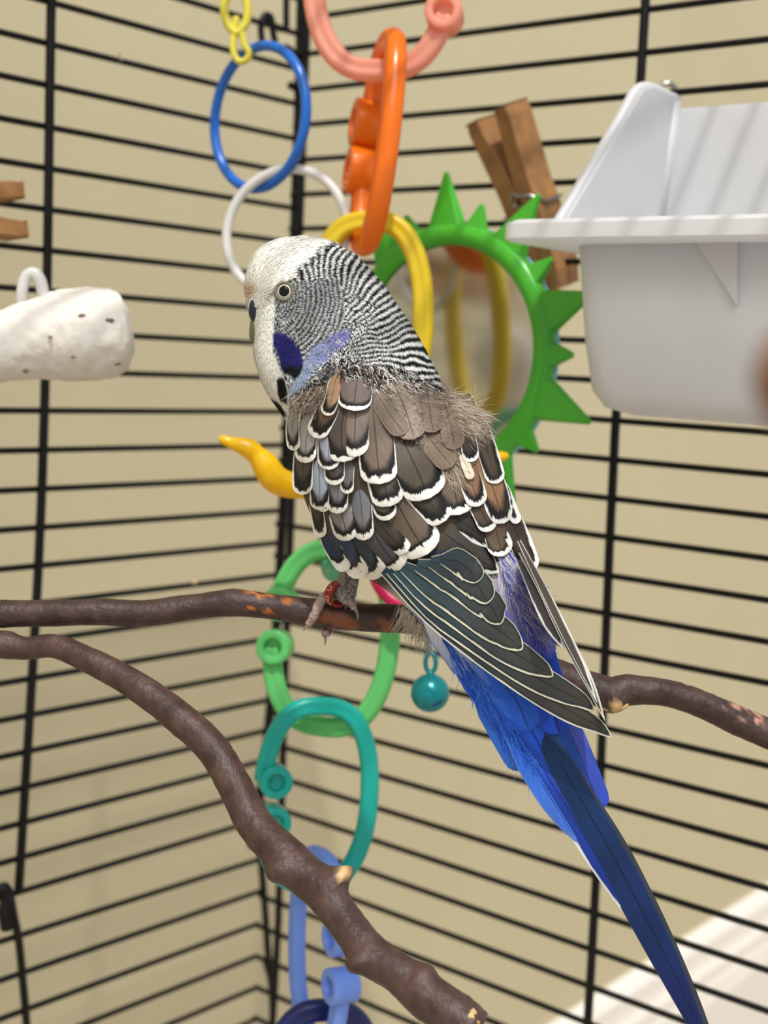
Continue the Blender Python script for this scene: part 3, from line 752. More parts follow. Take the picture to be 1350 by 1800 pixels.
# stations: left edge, right edge (px), depth ratio, centre depth
ST = [(524, 417, 528, 417, .8, .303), (482, 425, 578, 424, .8, .303), (452, 444, 622, 446, .78, .303), (437, 472, 650, 474, .76, .303), (432, 500, 674, 500, .74, .303), (435, 530, 692, 528, .72, .303),
      (440, 562, 712, 556, .72, .303), (444, 594, 730, 584, .72, .303), (447, 626, 746, 612, .72, .303), (456, 660, 762, 644, .74, .303), (472, 694, 786, 682, .76, .303), (497, 730, 818, 716, .78, .303),
      (516, 770, 846, 752, .80, .3025), (522, 815, 864, 797, .82, .302), (530, 860, 876, 838, .82, .302), (548, 908, 892, 880, .82, .302), (575, 955, 908, 925, .80, .3015), (624, 1000, 924, 968, .78, .3005),
      (690, 1046, 940, 1012, .72, .2995), (742, 1096, 954, 1060, .66, .299), (782, 1146, 968, 1112, .60, .2985), (822, 1206, 984, 1170, .54, .2985), (862, 1270, 1002, 1226, .46, .298), (902, 1330, 1022, 1290, .38, .298), (946, 1392, 1040, 1350, .3, .298), (985, 1440, 1054, 1408, .25, .298), (1015, 1472, 1058, 1452, .25, .298)]
ST = np.array(ST, float)
NA, NR = 420, 230
sc_ = catmull(ST * np.array([1, 1, 1, 1, 100, 100000]), NA) / np.array([1, 1, 1, 1, 100, 100000])
V = []
for q in sc_:
    Lp, Rp = q[0:2], q[2:4]; c = (Lp + Rp) / 2; h_ = (Rp - Lp) / 2; hw = np.hypot(*h_)
    th = np.linspace(0, 2 * math.pi, NR, endpoint=False)
    # slightly squared section so the flanks turn away later than a plain ellipse
    ct = np.cos(th); s_ = np.sin(th)
    pp = c[None] + ct[:, None] * h_[None]
    V.append(Wn(pp, q[5] - s_ * hw * q[4] * BK))
V = np.concatenate(V)
Fc = [(i * NR + j, (i + 1) * NR + j, (i + 1) * NR + (j + 1) % NR, i * NR + (j + 1) % NR) for i in range(NA - 1) for j in range(NR)]
Fc += [tuple(range(NR)), tuple(range((NA - 1) * NR, NA * NR))[::-1]]
BV, BF = V, np.array(Fc[:-2])

def fbm(x, y, s, seed):
    """cheap smooth 2-D value noise, vectorised"""
    xs, ys = x / s + seed * 17.31, y / s + seed * 7.77
    xi, yi = np.floor(xs).astype(int), np.floor(ys).astype(int); fx, fy = xs - xi, ys - yi
    fx = fx * fx * (3 - 2 * fx); fy = fy * fy * (3 - 2 * fy)
    def hsh(a, b):
        n = (a * 374761393 + b * 668265263 + seed * 144665) & 0x7fffffff
        n = ((n ^ (n >> 13)) * 1274126177) & 0x7fffffff
        return ((n ^ (n >> 16)) & 0xffff) / 65535.0 - 0.5
    return (hsh(xi, yi) * (1 - fx) + hsh(xi + 1, yi) * fx) * (1 - fy) + (hsh(xi, yi + 1) * (1 - fx) + hsh(xi + 1, yi + 1) * fx) * fy
def sd_poly(x, y, poly):
    """signed distance (negative inside)"""
    poly = np.asarray(poly, float); d = np.full(x.shape, 1e9); ins = np.zeros(x.shape, bool)
    for i in range(len(poly)):
        a, b = poly[i], poly[(i + 1) % len(poly)]
        e = b - a; t = np.clip(((x - a[0]) * e[0] + (y - a[1]) * e[1]) / (e @ e), 0, 1)
        d = np.minimum(d, np.hypot(x - a[0] - t * e[0], y - a[1] - t * e[1]))
        cond = (a[1] > y) != (b[1] > y)
        with np.errstate(divide='ignore', invalid='ignore'):
            ins ^= cond & (x < (b[0] - a[0]) * (y - a[1]) / (b[1] - a[1] + 1e-12) + a[0])
    return np.where(ins, -d, d)
CAP = [(405, 530), (405, 380), (560, 380), (584, 426), (562, 436), (543, 456), (520, 472), (513, 488), (502, 497), (484, 506), (462, 526), (446, 536)]
MASK = [(405, 520), (462, 520), (484, 522), (484, 540), (481, 562), (483, 590), (479, 622), (494, 652), (508, 690), (508, 740), (440, 740), (405, 640)]
PERI = [(612, 578), (616, 596), (584, 626), (556, 652), (532, 676), (512, 706), (504, 690), (520, 655), (534, 634), (556, 606)]
PATCH = [(480, 588), (489, 584), (510, 592), (527, 613), (532, 640), (528, 656), (517, 667), (509, 660), (503, 657), (495, 650), (489, 627), (481, 609)]
SPOT1 = [(487, 668), (492, 663), (499, 666), (506, 690), (505, 710), (494, 708), (488, 690)]
SPOT2 = [(473, 702), (480, 703), (490, 710), (503, 730), (497, 734), (484, 722)]
def pattern(x, y):
    """plumage colour (linear rgb) at bird-profile coordinates"""
    x = np.asarray(x, float); y = np.asarray(y, float)
    wx = x + 5 * fbm(x, y, 22, 1) + 1.0 * fbm(x, y, 8, 2); wy = y + 5 * fbm(x, y, 22, 3) + 1.0 * fbm(x, y, 8, 4)
    out = np.zeros(x.shape + (3,))
    # nape bars fan out from the cheek
    dx, dy = wx - 548, wy - 627; th = np.arctan2(dx, -dy); rr = np.hypot(dx, dy)
    row = np.floor(rr / 17 + fbm(x, y, 30, 6)); jit = (np.sin(row * 12.9898) * 43758.5453) % 1.0
    ph = th / 0.071 + (jit - 0.5) * 0.28 + 1.2 * fbm(x, y, 42, 9)
    nb = np.sin(2 * math.pi * ph) + 0.25
    # cheek arcs round the face
    r1 = np.hypot(wx - 462, (wy - 520) * 1.0); p1 = np.where(r1 < 70, r1 / 6.2, 70 / 6.2 + (r1 - 70) / 8.0)
    cb = np.sin(2 * math.pi * p1) + 0.10
    seam = np.interp(y, [480, 520, 560, 590, 620, 650], [590, 607, 608, 600, 584, 545])
    cheek = (x < seam + 5 * fbm(x, y, 10, 5)) & (y > 498 - 0.12 * (x - 500)) & (y < 660)
    val = np.where(cheek, cb, nb)
    dark = np.clip(val * 3.0 + 0.5, 0, 1)[..., None]
    light_c = np.where(cheek[..., None], lin((186, 188, 188)), lin((226, 226, 222)))
    dark_c = np.where(cheek[..., None], lin((46, 48, 52)), lin((22, 22, 24)))
    out[:] = light_c * (1 - dark) + dark_c * dark
    # brown, broken region at the base of the neck and dark collar
    def mix(mask, c):
        nonlocal out
        mask = np.clip(mask, 0, 1)[..., None]; out = out * (1 - mask) + np.asarray(c) * mask
    nk = np.clip((y - (668 + 0.0 * x)) / 34, 0, 1) * np.clip(0.75 + 1.6 * fbm(x, y, 15, 7), 0, 1)
    mix(nk * 0.55, lin((112, 92, 80)))
    col = sd_poly(x, y, [(505, 700), (540, 668), (580, 640), (640, 640), (690, 662), (660, 700), (600, 690), (560, 700), (520, 720)])
    mix(np.clip(-col / 8 + 1.5 * fbm(x, y, 14, 8), 0, 1) * 0.7, lin((28, 26, 28)))
    # back under the feathers
    t = np.clip((y - 715 - 0.04 * (x - 600)) / 25, 0, 1); mix(t, lin((84, 72, 62)))
    # rump: white shading to violet then blue; flank and tail coverts blue
    ax = (x - 905) * 0.5 + (y - 985) * 0.866
    t = np.clip((y - 985 + (x - 880) * 0.2) / 30, 0, 1) * np.clip((x - 560) / 60, 0, 1)
    mix(t, lin((196, 188, 182))); mix(np.clip((y - 1035 + (x - 905) * 0.15 + 26 * fbm(x, y, 12, 12)) / 40, 0, 1), lin((112, 116, 196)))
    mix(np.clip((y - 1085 + 20 * fbm(x, y, 14, 13)) / 60, 0, 1), lin((38, 84, 200)))
    # face
    c = sd_poly(wx, wy, CAP); mix(-c / 3 + 0.5, lin((246, 244, 236)))
    mix(np.clip(1 - np.hypot((x - 438) / 20, (y - 512) / 26), 0, 1) * 1.3, lin((176, 150, 116)))
    c = sd_poly(wx, wy, MASK); mix(-c / 4 + 0.5, lin((236, 235, 228)))
    mix(np.clip(1 - np.hypot((x - 470) / 34, (y - 522) / 20), 0, 1) * 0.8, lin((196, 190, 180)))
    c = sd_poly(wx, wy, PERI); g = np.clip((x - 520) / 80, 0, 1)[..., None]
    pc_ = lin((150, 166, 190)) * (1 - g) + lin((112, 112, 172)) * g
    m_ = (np.clip(-c / 7 + 0.55, 0, 1) * np.clip(0.85 + 1.6 * fbm(x + y, (x - y) * 0.25, 5, 21), 0, 1))[..., None]; out = out * (1 - m_) + pc_ * m_
    c = sd_poly(wx, wy, PATCH); g = np.clip((y - 640 + 8 * fbm(x, y, 7, 14)) / 8, 0, 1)[..., None]
    pc_ = lin((34, 34, 100)) * (1 - g) + lin((14, 14, 18)) * g
    m_ = np.clip(-c / 2.5 + 0.6, 0, 1)[..., None]; out = out * (1 - m_) + pc_ * m_
    for sp_ in (SPOT1, SPOT2): mix(-sd_poly(wx, wy, sp_) / 2.5 + 0.6, lin((14, 14, 18)))
    # dark skin round the eye
    e = np.hypot(x - 500, y - 512); mix(np.clip((21 - e) / 4, 0, 1) * 0.75, lin((120, 118, 108)))
    return out

bird = empty('parrot', W(640, 1062, 0.3105), 'white-headed grey and blue parrot with barred nape standing on the dark perch', 'parrot')
px, _ = to_px(BV)
body = obj('body', BV, Fc, M_plume, bird, colors={'col': pattern(px[:, 0], px[:, 1]) * 0.92})

# depth map of the near side, used to lay every feather on the body
GX0, GY0, GS = 380, 380, 4; GW, GH = 190, 290
from mathutils.bvhtree import BVHTree
bvh = BVHTree.FromPolygons([Vector(v) for v in BV], Fc)
G = np.full((GH, GW), np.nan)
for j in range(GH):
    for i in range(GW):
        x, y = GX0 + GS * i, GY0 + GS * j
        q = R2 * (x - 675) / F - U2 * (y - 900) / F + FW; ln = np.linalg.norm(q)
        hitp = bvh.ray_cast(Vector(CAM), Vector(q / ln), 1.0)
        if hitp[0] is not None: G[j, i] = (np.array(hitp[0]) - CAM) @ FW
inside_ = ~np.isnan(G)
for it in range(60):
    nanm = np.isnan(G)
    if not nanm.any(): break
    acc = np.zeros_like(G); cnt = np.zeros_like(G)
    P_ = np.pad(G, 1, constant_values=np.nan)
    for a in (0, 1, 2):
        for b in (0, 1, 2):
            s_ = P_[a:a + GH, b:b + GW]; ok = ~np.isnan(s_); acc[ok] += s_[ok]; cnt[ok] += 1
    fill = nanm & (cnt > 0); G[fill] = acc[fill] / cnt[fill] + 0.00012
G[np.isnan(G)] = 0.303
for it in range(3):
    P_ = np.pad(G, 1, mode='edge'); G = (P_[:-2, 1:-1] + P_[2:, 1:-1] + P_[1:-1, :-2] + P_[1:-1, 2:] + 2 * G) / 6
def bil(x, y, G=None):
    G = globals()['G'] if G is None else G
    fx = np.clip((np.asarray(x, float) - GX0) / GS, 0, GW - 1.001); fy = np.clip((np.asarray(y, float) - GY0) / GS, 0, GH - 1.001)
    i, j = fx.astype(int), fy.astype(int); u, v = fx - i, fy - j
    return (G[j, i] * (1 - u) + G[j, i + 1] * u) * (1 - v) + (G[j + 1, i] * (1 - u) + G[j + 1, i + 1] * u) * v
def D_body(x, y): return bil(x, y)
def plane3(a, b, c):
    A = np.array([[*a[:2], 1], [*b[:2], 1], [*c[:2], 1]]); s = np.linalg.solve(A, [a[2], b[2], c[2]])
    return lambda x, y: s[0] * np.asarray(x, float) + s[1] * np.asarray(y, float) + s[2]
_pw = plane3((690, 1000, 0.2890), (850, 1000, 0.2858), (1075, 1295, 0.2848))
_yy, _xx = np.mgrid[0:GH, 0:GW]; _yy = GY0 + GS * _yy; _xx = GX0 + GS * _xx
GWING = np.minimum(_pw(_xx, _yy), G - 5 * BK)
for it in range(40):
    P_ = np.pad(GWING, 1, mode='edge'); GWING = (P_[:-2, 1:-1] + P_[2:, 1:-1] + P_[1:-1, :-2] + P_[1:-1, 2:] + 2 * GWING) / 6
def D_wing(x, y): return bil(x, y, GWING)
D_right = plane3((920, 930, float(bil(905, 930)) + .0002), (960, 1000, float(bil(915, 985)) + .004), (1068, 1275, 0.2835))
D_tail = lambda x, y: 0.2945 + 0 * np.asarray(x, float) + 0.0000045 * (np.asarray(y, float) - 1300)

WHITE, CREAM, PALE = (238, 236, 228), (226, 222, 198), (206, 212, 200)
layer_no = [0]
def feather(name, pts, wpx, base, edge=WHITE, band=(18, 16, 16), M=5.0, B=11.0, side=0, M2=None, depth=None, off=(-6, 10), shape='round', dome=5.0, ns=13, nt=9, s_on=0.30, base2=None, lay=None, wscale=None, hwprof=None, mside=0.32, tilt=0.0, ext=0.0):
    """one feather as its own domed, tapering sheet: pts = centre line in px from root to tip"""
    depth = depth or D_body; layer_no[0] += 1; lay = layer_no[0] * 0.22 if lay is None else lay
    u = np.linspace(0, 1, ns); s = 1 - (1 - u) ** 1.7
    pts = np.array(pts, float)
    if ext: pts = np.vstack([pts[0] - ext * (pts[-1] - pts[0]), pts])
    c = catmull(pts, 80); cl = np.concatenate([[0], np.cumsum(np.hypot(*np.diff(c, axis=0).T))]); L = cl[-1]
    C = np.stack([np.interp(s * L, cl, c[:, 0]), np.interp(s * L, cl, c[:, 1])], 1)
    T = np.gradient(c, axis=0); T /= np.linalg.norm(T, axis=1)[:, None]
    T = np.stack([np.interp(s * L, cl, T[:, 0]), np.interp(s * L, cl, T[:, 1])], 1); T /= np.linalg.norm(T, axis=1)[:, None]
    Nn = np.stack([-T[:, 1], T[:, 0]], 1)           # +1 side: clockwise from the shaft (left of a feather pointing down)
    hw0 = wpx / 2
    s0 = {'round': 1 - min(0.6, 0.95 * hw0 / L), 'blunt': 1 - min(0.5, 0.75 * hw0 / L), 'point': 0.45, 'lance': 0.62}[shape]
    q = np.clip((s - s0) / (1 - s0), 0, 1)
    tip = np.sqrt(np.clip(1 - q ** 2, 0, 1)) if shape in ('round', 'blunt') else (1 - q ** 1.8) ** 0.85
    if shape == 'blunt': tip = (1 - q ** 2.5) ** 0.5
    hw = hw0 * np.minimum(1, 0.42 + 1.5 * s) * np.maximum(tip, 0.02)
    if hwprof is not None: hw = hw0 * np.maximum(hwprof(s), 0.03)
    if wscale is not None: hw = hw * np.interp(s, np.linspace(0, 1, len(wscale)), wscale)
    t = np.sin(np.linspace(-1, 1, nt) * math.pi / 2)
    XY = C[:, None] + Nn[:, None] * (t[None, :, None] * hw[:, None, None])
    X, Y = XY[..., 0], XY[..., 1]
    o_ = off[0] + (off[1] - off[0]) * s
    lift = o_[:, None] + lay - dome * (t[None] ** 2) * (hw[:, None] / max(hw0, 1)) * min(1, hw0 / 22) + tilt * t[None] * hw[:, None]
    dep = depth(X, Y) - lift * BK
    P = Wn(np.stack([X.ravel(), Y.ravel()], 1), dep.ravel())
    # distance to the feather's outline (sides and tip, not the root)
    outl = np.concatenate([XY[:, 0], XY[::-1, -1]])
    flat = XY.reshape(-1, 2); dmin = np.full(len(flat), 1e9)
    for i in range(len(outl) - 1):
        a, e = outl[i], outl[i + 1] - outl[i]; tt = np.clip(((flat - a) @ e) / (e @ e + 1e-9), 0, 1)
        dmin = np.minimum(dmin, np.hypot(*(flat - a - tt[:, None] * e).T))
    tf = np.broadcast_to(t, X.shape).ravel(); sf = np.repeat(s, nt)
    on = np.clip((sf - s_on) / 0.3, 0, 1)
    if side == 0: sd = mside * (0.3 + np.clip(tf, 0, 1)) + (1 - mside) * np.clip((sf - 0.74) / 0.2, 0, 1) * np.clip(1.25 - 0.5 * np.abs(tf + 0.3), 0, 1)
    else:
        sd = np.clip(0.5 + tf * side * 1.6, 0, 1); sd = np.maximum(sd, np.clip((sf - 0.9) / 0.08, 0, 1) * (0.55 if side else 1))
    Mv = M * on * sd
    if M2 is not None: Mv = np.maximum(Mv, M2 * np.clip((sf - 0.80) / 0.12, 0, 1))
    Bv = np.maximum(B * np.clip((sf - s_on) / 0.35, 0, 1) * ((0.55 + 1.5 * np.clip((sf - 0.68) / 0.22, 0, 1)) if side == 0 else 1.2), 0.5)
    par = np.stack([dmin / 40, Mv / 40, Bv / 40], 1)
    rnd = rng.random()
    stc = np.stack([sf, tf * 0.5 + 0.5, np.full_like(sf, rnd)], 1)
    bl = lin(base) * (1.1 + 0.4 * rng.random()); b2_ = lin(base2) if base2 is not None else bl
    bc = bl[None] * (1 - sf[:, None]) + b2_[None] * sf[:, None]
    K = len(sf)
    Fq = [(i * nt + j, (i + 1) * nt + j, (i + 1) * nt + j + 1, i * nt + j + 1) for i in range(ns - 1) for j in range(nt - 1)]
    return obj(name, P, Fq, M_feather, bird, colors={'par': par, 'st': stc, 'base': bc, 'edgec': np.tile(lin(edge), (K, 1)), 'bandc': np.tile(lin(band), (K, 1))})

# --- tail: long central feathers, shorter lateral ones, then coverts
BL, DB, VI = (34, 84, 196), (20, 52, 140), (96, 108, 208)
TK = dict(depth=D_tail, dome=3, off=(0, 0), B=0.5, s_on=0.1)
feather('tail_feather', [(905, 1280), (985, 1400), (1062, 1530), (1126, 1640)], 44, (24, 56, 146), edge=(214, 222, 224), M=3.0, side=1, shape='point', base2=(18, 36, 110), lay=-2, ns=18, **TK)
feather('tail_feather', [(880, 1255), (935, 1350), (985, 1430), (1014, 1480)], 46, (36, 84, 180), edge=(84, 124, 206), M=6, shape='lance', lay=-3, base2=(66, 114, 206), **TK)
feather('tail_feather', [(900, 1262), (958, 1362), (1006, 1440), (1042, 1502)], 38, (28, 72, 166), edge=(178, 200, 226), M=2.5, side=1, shape='lance', lay=-2.5, **TK)
feather('tail_feather', [(925, 1240), (1010, 1385), (1086, 1520), (1164, 1670), (1234, 1815), (1280, 1930)], 66, (10, 46, 84), edge=(52, 58, 66), M=6, side=-1, shape='point', base2=(15, 26, 84), lay=0, ns=24, wscale=[.9, 1, 1, .95, .95, .95, .95], **TK)
COV = dict(depth=D_body, dome=4, B=0.5, off=(-2, 5), shape='round')
for pts, wd, c1, c2 in (([(955, 1190), (992, 1265), (1024, 1340), (1056, 1424)], 46, (74, 84, 166), (44, 74, 178)),
                        ([(830, 1180), (862, 1240), (895, 1300), (925, 1352)], 56, (40, 96, 212), (60, 120, 220)),
                        ([(880, 1190), (920, 1260), (960, 1330), (985, 1380)], 72, (24, 78, 196), (22, 76, 190)),
                        ([(930, 1180), (960, 1250), (990, 1320), (1010, 1370)], 60, (22, 64, 160), (18, 74, 150)),
                        ([(800, 1120), (835, 1180), (868, 1240), (890, 1285)], 56, (60, 110, 214), (46, 104, 216)),
                        ([(850, 1120), (885, 1190), (915, 1245), (930, 1285)], 70, (30, 86, 206), (36, 96, 214)),
                        ([(905, 1110), (940, 1180), (968, 1240), (985, 1290)], 70, (28, 66, 184), (24, 70, 190)),
                        ([(770, 1085), (800, 1135), (828, 1180), (850, 1222)], 52, (128, 148, 214), (58, 112, 220)),
                        ([(745, 1075), (770, 1110), (800, 1150), (822, 1185)], 44, (206, 208, 216), (124, 148, 216)),
                        ([(815, 1085), (850, 1140), (880, 1190), (900, 1225)], 60, (52, 104, 214), (30, 92, 216)),
                        ([(862, 1040), (890, 1090), (912, 1140), (926, 1190)], 60, (120, 122, 200), (44, 74, 200)),
                        ([(900, 1020), (922, 1070), (942, 1120), (958, 1165)], 56, (160, 156, 190), (48, 72, 206)),
                        ([(880, 985), (900, 1030), (918, 1075), (930, 1110)], 54, (214, 206, 198), (124, 126, 210)),
                        ([(908, 985), (926, 1030), (942, 1075), (956, 1120)], 44, (206, 200, 194), (84, 88, 206))):
    feather('tail_covert' if pts[0][1] > 1060 else 'rump_feather', pts, wd, c1, base2=c2, edge=c2, M=3, **COV)

# --- far (right) wing: primaries seen almost edge on, then its coverts
RK = dict(depth=D_right, off=(0, 4), dome=2, shape='lance', B=3)
layer_no[0] = 0
feather('flight_feather', [(912, 985), (940, 1040), (962, 1090), (990, 1140)], 22, (40, 34, 34), edge=(222, 220, 210), M=2.4, side=1, lay=-8, **RK)
feather('flight_feather', [(915, 970), (958, 1045), (1000, 1130), (1036, 1200), (1064, 1268)], 20, (74, 66, 58), edge=(226, 222, 206), M=2.4, side=-1, lay=0, ns=18, **RK)
feather('flight_feather', [(912, 950), (950, 1025), (990, 1105), (1022, 1170), (1050, 1236)], 16, (66, 56, 48), edge=(240, 238, 226), M=2.6, side=-1, lay=2, ns=18, **RK)

# --- near (left) wing: flight feathers fanned from the outermost (lowest) inwards
FL = dict(depth=D_wing, dome=0.8, off=(0, 2), band=(32, 44, 48), B=5, s_on=0.0, ns=22, side=1, mside=0)
def fl_prof(s): return np.minimum(1, 0.38 + 2.2 * s) * (1 - np.clip((s - 0.70) / 0.30, 0, 1) ** 2.0) ** 0.6
for n_, (low, wd, c1, c2, mg) in enumerate((
        ([(668, 1008), (745, 1092), (830, 1162), (930, 1232), (1010, 1278), (1074, 1295)], 46, (26, 44, 56), (66, 58, 48), 1.2),
        ([(678, 1008), (763, 1098), (850, 1162), (940, 1218), (1000, 1243), (1044, 1249)], 50, (32, 54, 66), (60, 55, 48), 1.4),
        ([(690, 1008), (745, 1066), (810, 1115), (880, 1164), (935, 1190), (972, 1189)], 52, (42, 66, 78), (64, 60, 52), 1.7),
        ([(702, 1004), (750, 1050), (806, 1092), (860, 1130), (890, 1144), (918, 1142)], 56, (46, 70, 78), (66, 62, 56), 1.8),
        ([(726, 1002), (772, 1034), (810, 1062), (842, 1086), (862, 1097), (881, 1097)], 58, (46, 66, 74), (60, 58, 54), 1.7),
        ([(750, 996), (785, 1021), (812, 1042), (832, 1056), (854, 1062)], 54, (44, 60, 68), (62, 60, 56), 1.6),
        ([(770, 990), (790, 1004), (806, 1015), (820, 1023), (836, 1025)], 46, (40, 54, 62), (56, 54, 52), 1.4))):
    low = catmull(np.array(low, float), 40); T_ = np.gradient(low, axis=0); T_ /= np.linalg.norm(T_, axis=1)[:, None]
    up_ = np.stack([T_[:, 1], -T_[:, 0]], 1)
    ctr_ = low + up_ * (wd / 2 * fl_prof(np.linspace(0, 1, 40)))[:, None]
    feather('flight_feather', ctr_[::3].tolist(), wd, c1, base2=c2, edge=CREAM, M=mg, hwprof=fl_prof, lay=n_ * 2.2, **FL)

# --- secondaries and coverts of the near wing, from the lowest row upwards
BR, GB, DK, BD = (88, 76, 64), (92, 88, 86), (60, 52, 46), (36, 48, 72)
layer_no[0] = 0
SEC = dict(side=1, off=(-4, 6), dome=3, B=9)
feather('wing_feather', [(650, 962), (690, 992), (740, 1010), (790, 1014)], 34, (24, 32, 48), edge=WHITE, M=3, shape='lance', **SEC)
feather('wing_feather', [(664, 955), (715, 985), (770, 1005), (830, 1012)], 36, (26, 36, 56), edge=WHITE, M=3.5, shape='lance', **SEC)
feather('wing_feather', [(690, 945), (745, 972), (795, 995), (846, 1008)], 48, (40, 46, 62), edge=WHITE, M=5.5, shape='lance', **SEC)
feather('wing_feather', [(735, 905), (785, 940), (832, 975), (877, 1007)], 62, (70, 66, 62), base2=(62, 54, 46), edge=WHITE, M=5.5, shape='lance', **SEC)
feather('wing_feather', [(762, 880), (800, 908), (836, 935), (869, 964)], 40, (50, 46, 42), edge=WHITE, M=5, shape='lance', **SEC)
CV = dict(off=(-9, 11), dome=6, ext=0.4, s_on=0.4)
for pts, wd, c, mg, bn, m2 in (
        ([(550, 862), (558, 905), (564, 945)], 24, DK, 4, 16, 9),
        ([(566, 915), (584, 962), (610, 1003)], 30, BD, 4, 8, 15),
        ([(574, 900), (602, 958), (640, 1014)], 42, (44, 56, 82), 5, 9, 22),
        ([(608, 930), (634, 975), (672, 1012)], 46, (46, 54, 62), 5.5, 10, 22),
        ([(648, 920), (672, 962), (704, 1001)], 54, (66, 66, 70), 7, 10, 20),
        ([(652, 905), (684, 940), (716, 970)], 44, DK, 5, 12, 12),
        ([(690, 868), (720, 925), (752, 974)], 78, BR, 8, 12, 22),
        ([(548, 812), (562, 855), (570, 900)], 22, (78, 74, 74), 3, 10, 4),
        ([(596, 868), (602, 910), (614, 950)], 46, (122, 118, 118), 5, 12, 9),
        ([(632, 858), (636, 905), (640, 950)], 38, (92, 92, 96), 5.5, 12, 9),
        ([(664, 862), (674, 888), (684, 914)], 40, (70, 64, 60), 6, 12, 9),
        ([(700, 820), (742, 868), (784, 915)], 56, (58, 50, 42), 5, 14, 9),
        ([(664, 776), (672, 835), (686, 890)], 58, (70, 62, 54), 5.5, 12, 10),
        ([(780, 800), (796, 852), (808, 905)], 60, (86, 72, 58), 4, 12, 10),
        ([(612, 812), (610, 840), (610, 868)], 24, (100, 94, 92), 3, 8, 5),
        ([(560, 812), (562, 858), (562, 897)], 36, (132, 140, 154), 4, 12, 6),
        ([(598, 820), (594, 862), (592, 903)], 38, (112, 112, 116), 5, 12, 8),
        ([(536, 780), (532, 828), (532, 870)], 36, (66, 58, 52), 3, 18, 4),
        ([(590, 792), (588, 820), (588, 853)], 36, (70, 66, 64), 3.5, 9, 6),
        ([(580, 735), (578, 782), (578, 826)], 40, (128, 130, 142), 2, 10, 4),
        ([(700, 756), (728, 815), (755, 876)], 82, (84, 74, 64), 5, 14, 11),
        ([(656, 722), (662, 790), (668, 851)], 66, (100, 86, 74), 4.5, 14, 12),
        ([(606, 706), (600, 760), (604, 812)], 60, (64, 56, 52), 5, 16, 7),
        ([(626, 700), (624, 752), (622, 803)], 52, (112, 98, 88), 5, 16, 12),
        ([(520, 712), (514, 752), (517, 792)], 24, (128, 126, 122), 2.5, 8, 5),
        ([(546, 735), (538, 775), (537, 814)], 38, (142, 138, 138), 2.5, 10, 10),
        ([(596, 676), (574, 725), (552, 769)], 40, (92, 72, 54), 3, 16, 8),
        ([(590, 668), (584, 700), (572, 730)], 26, (140, 112, 84), 1.5, 10, 3),
        ([(628, 668), (624, 696), (622, 722)], 60, (96, 84, 78), 4, 11, 8)):
    feather('wing_feather', pts, wd, c, M=mg, B=bn, M2=m2, shape='blunt' if wd >= 54 else 'round', **CV)
# --- back and far-wing coverts on the right-hand side
for pts, wd, c, mg, bn, m2, sd in (
        ([(892, 900), (916, 955), (934, 1005)], 40, (58, 44, 34), 5, 8, 9, -1),
        ([(884, 855), (898, 890), (910, 920)], 20, (50, 40, 32), 5, 6, 7, -1),
        ([(868, 915), (876, 948), (883, 978)], 46, (84, 68, 52), 7, 8, 9, -1),
        ([(836, 878), (850, 906), (862, 934)], 36, (66, 54, 42), 5, 8, 9, 0),
        ([(842, 792), (866, 856), (886, 920)], 48, (116, 88, 62), 4, 14, 8, 0),
        ([(812, 790), (826, 840), (842, 890)], 40, (112, 84, 62), 4, 10, 9, 0),
        ([(836, 738), (856, 790), (874, 850)], 36, (74, 60, 48), 2.5, 10, 4, -1),
        ([(818, 745), (824, 780), (830, 812)], 30, (54, 44, 38), 2, 10, 5, 0)):
    feather('back_feather', pts, wd, c, M=mg, B=bn, M2=m2, side=sd, **CV)
f_ = feather('back_feather', [(810, 800), (820, 820), (829, 842)], 17, (196, 184, 164), edge=(214, 206, 190), M=1, B=0.5, off=(6, 13), dome=3); f_['label'] = 'cream white blotch'
for pts, wd, c in (([(700, 690), (716, 730), (728, 772)], 62, (128, 114, 100)), ([(752, 690), (756, 725), (762, 760)], 46, (106, 92, 80)), ([(668, 700), (690, 735), (712, 762)], 40, (110, 96, 84)), ([(780, 700), (792, 745), (800, 790)], 40, (112, 96, 82)), ([(745, 755), (770, 790), (795, 820)], 44, (122, 106, 90))):
    feather('back_feather', pts, wd, c, edge=(150, 134, 118), M=1, B=0.5, **CV)

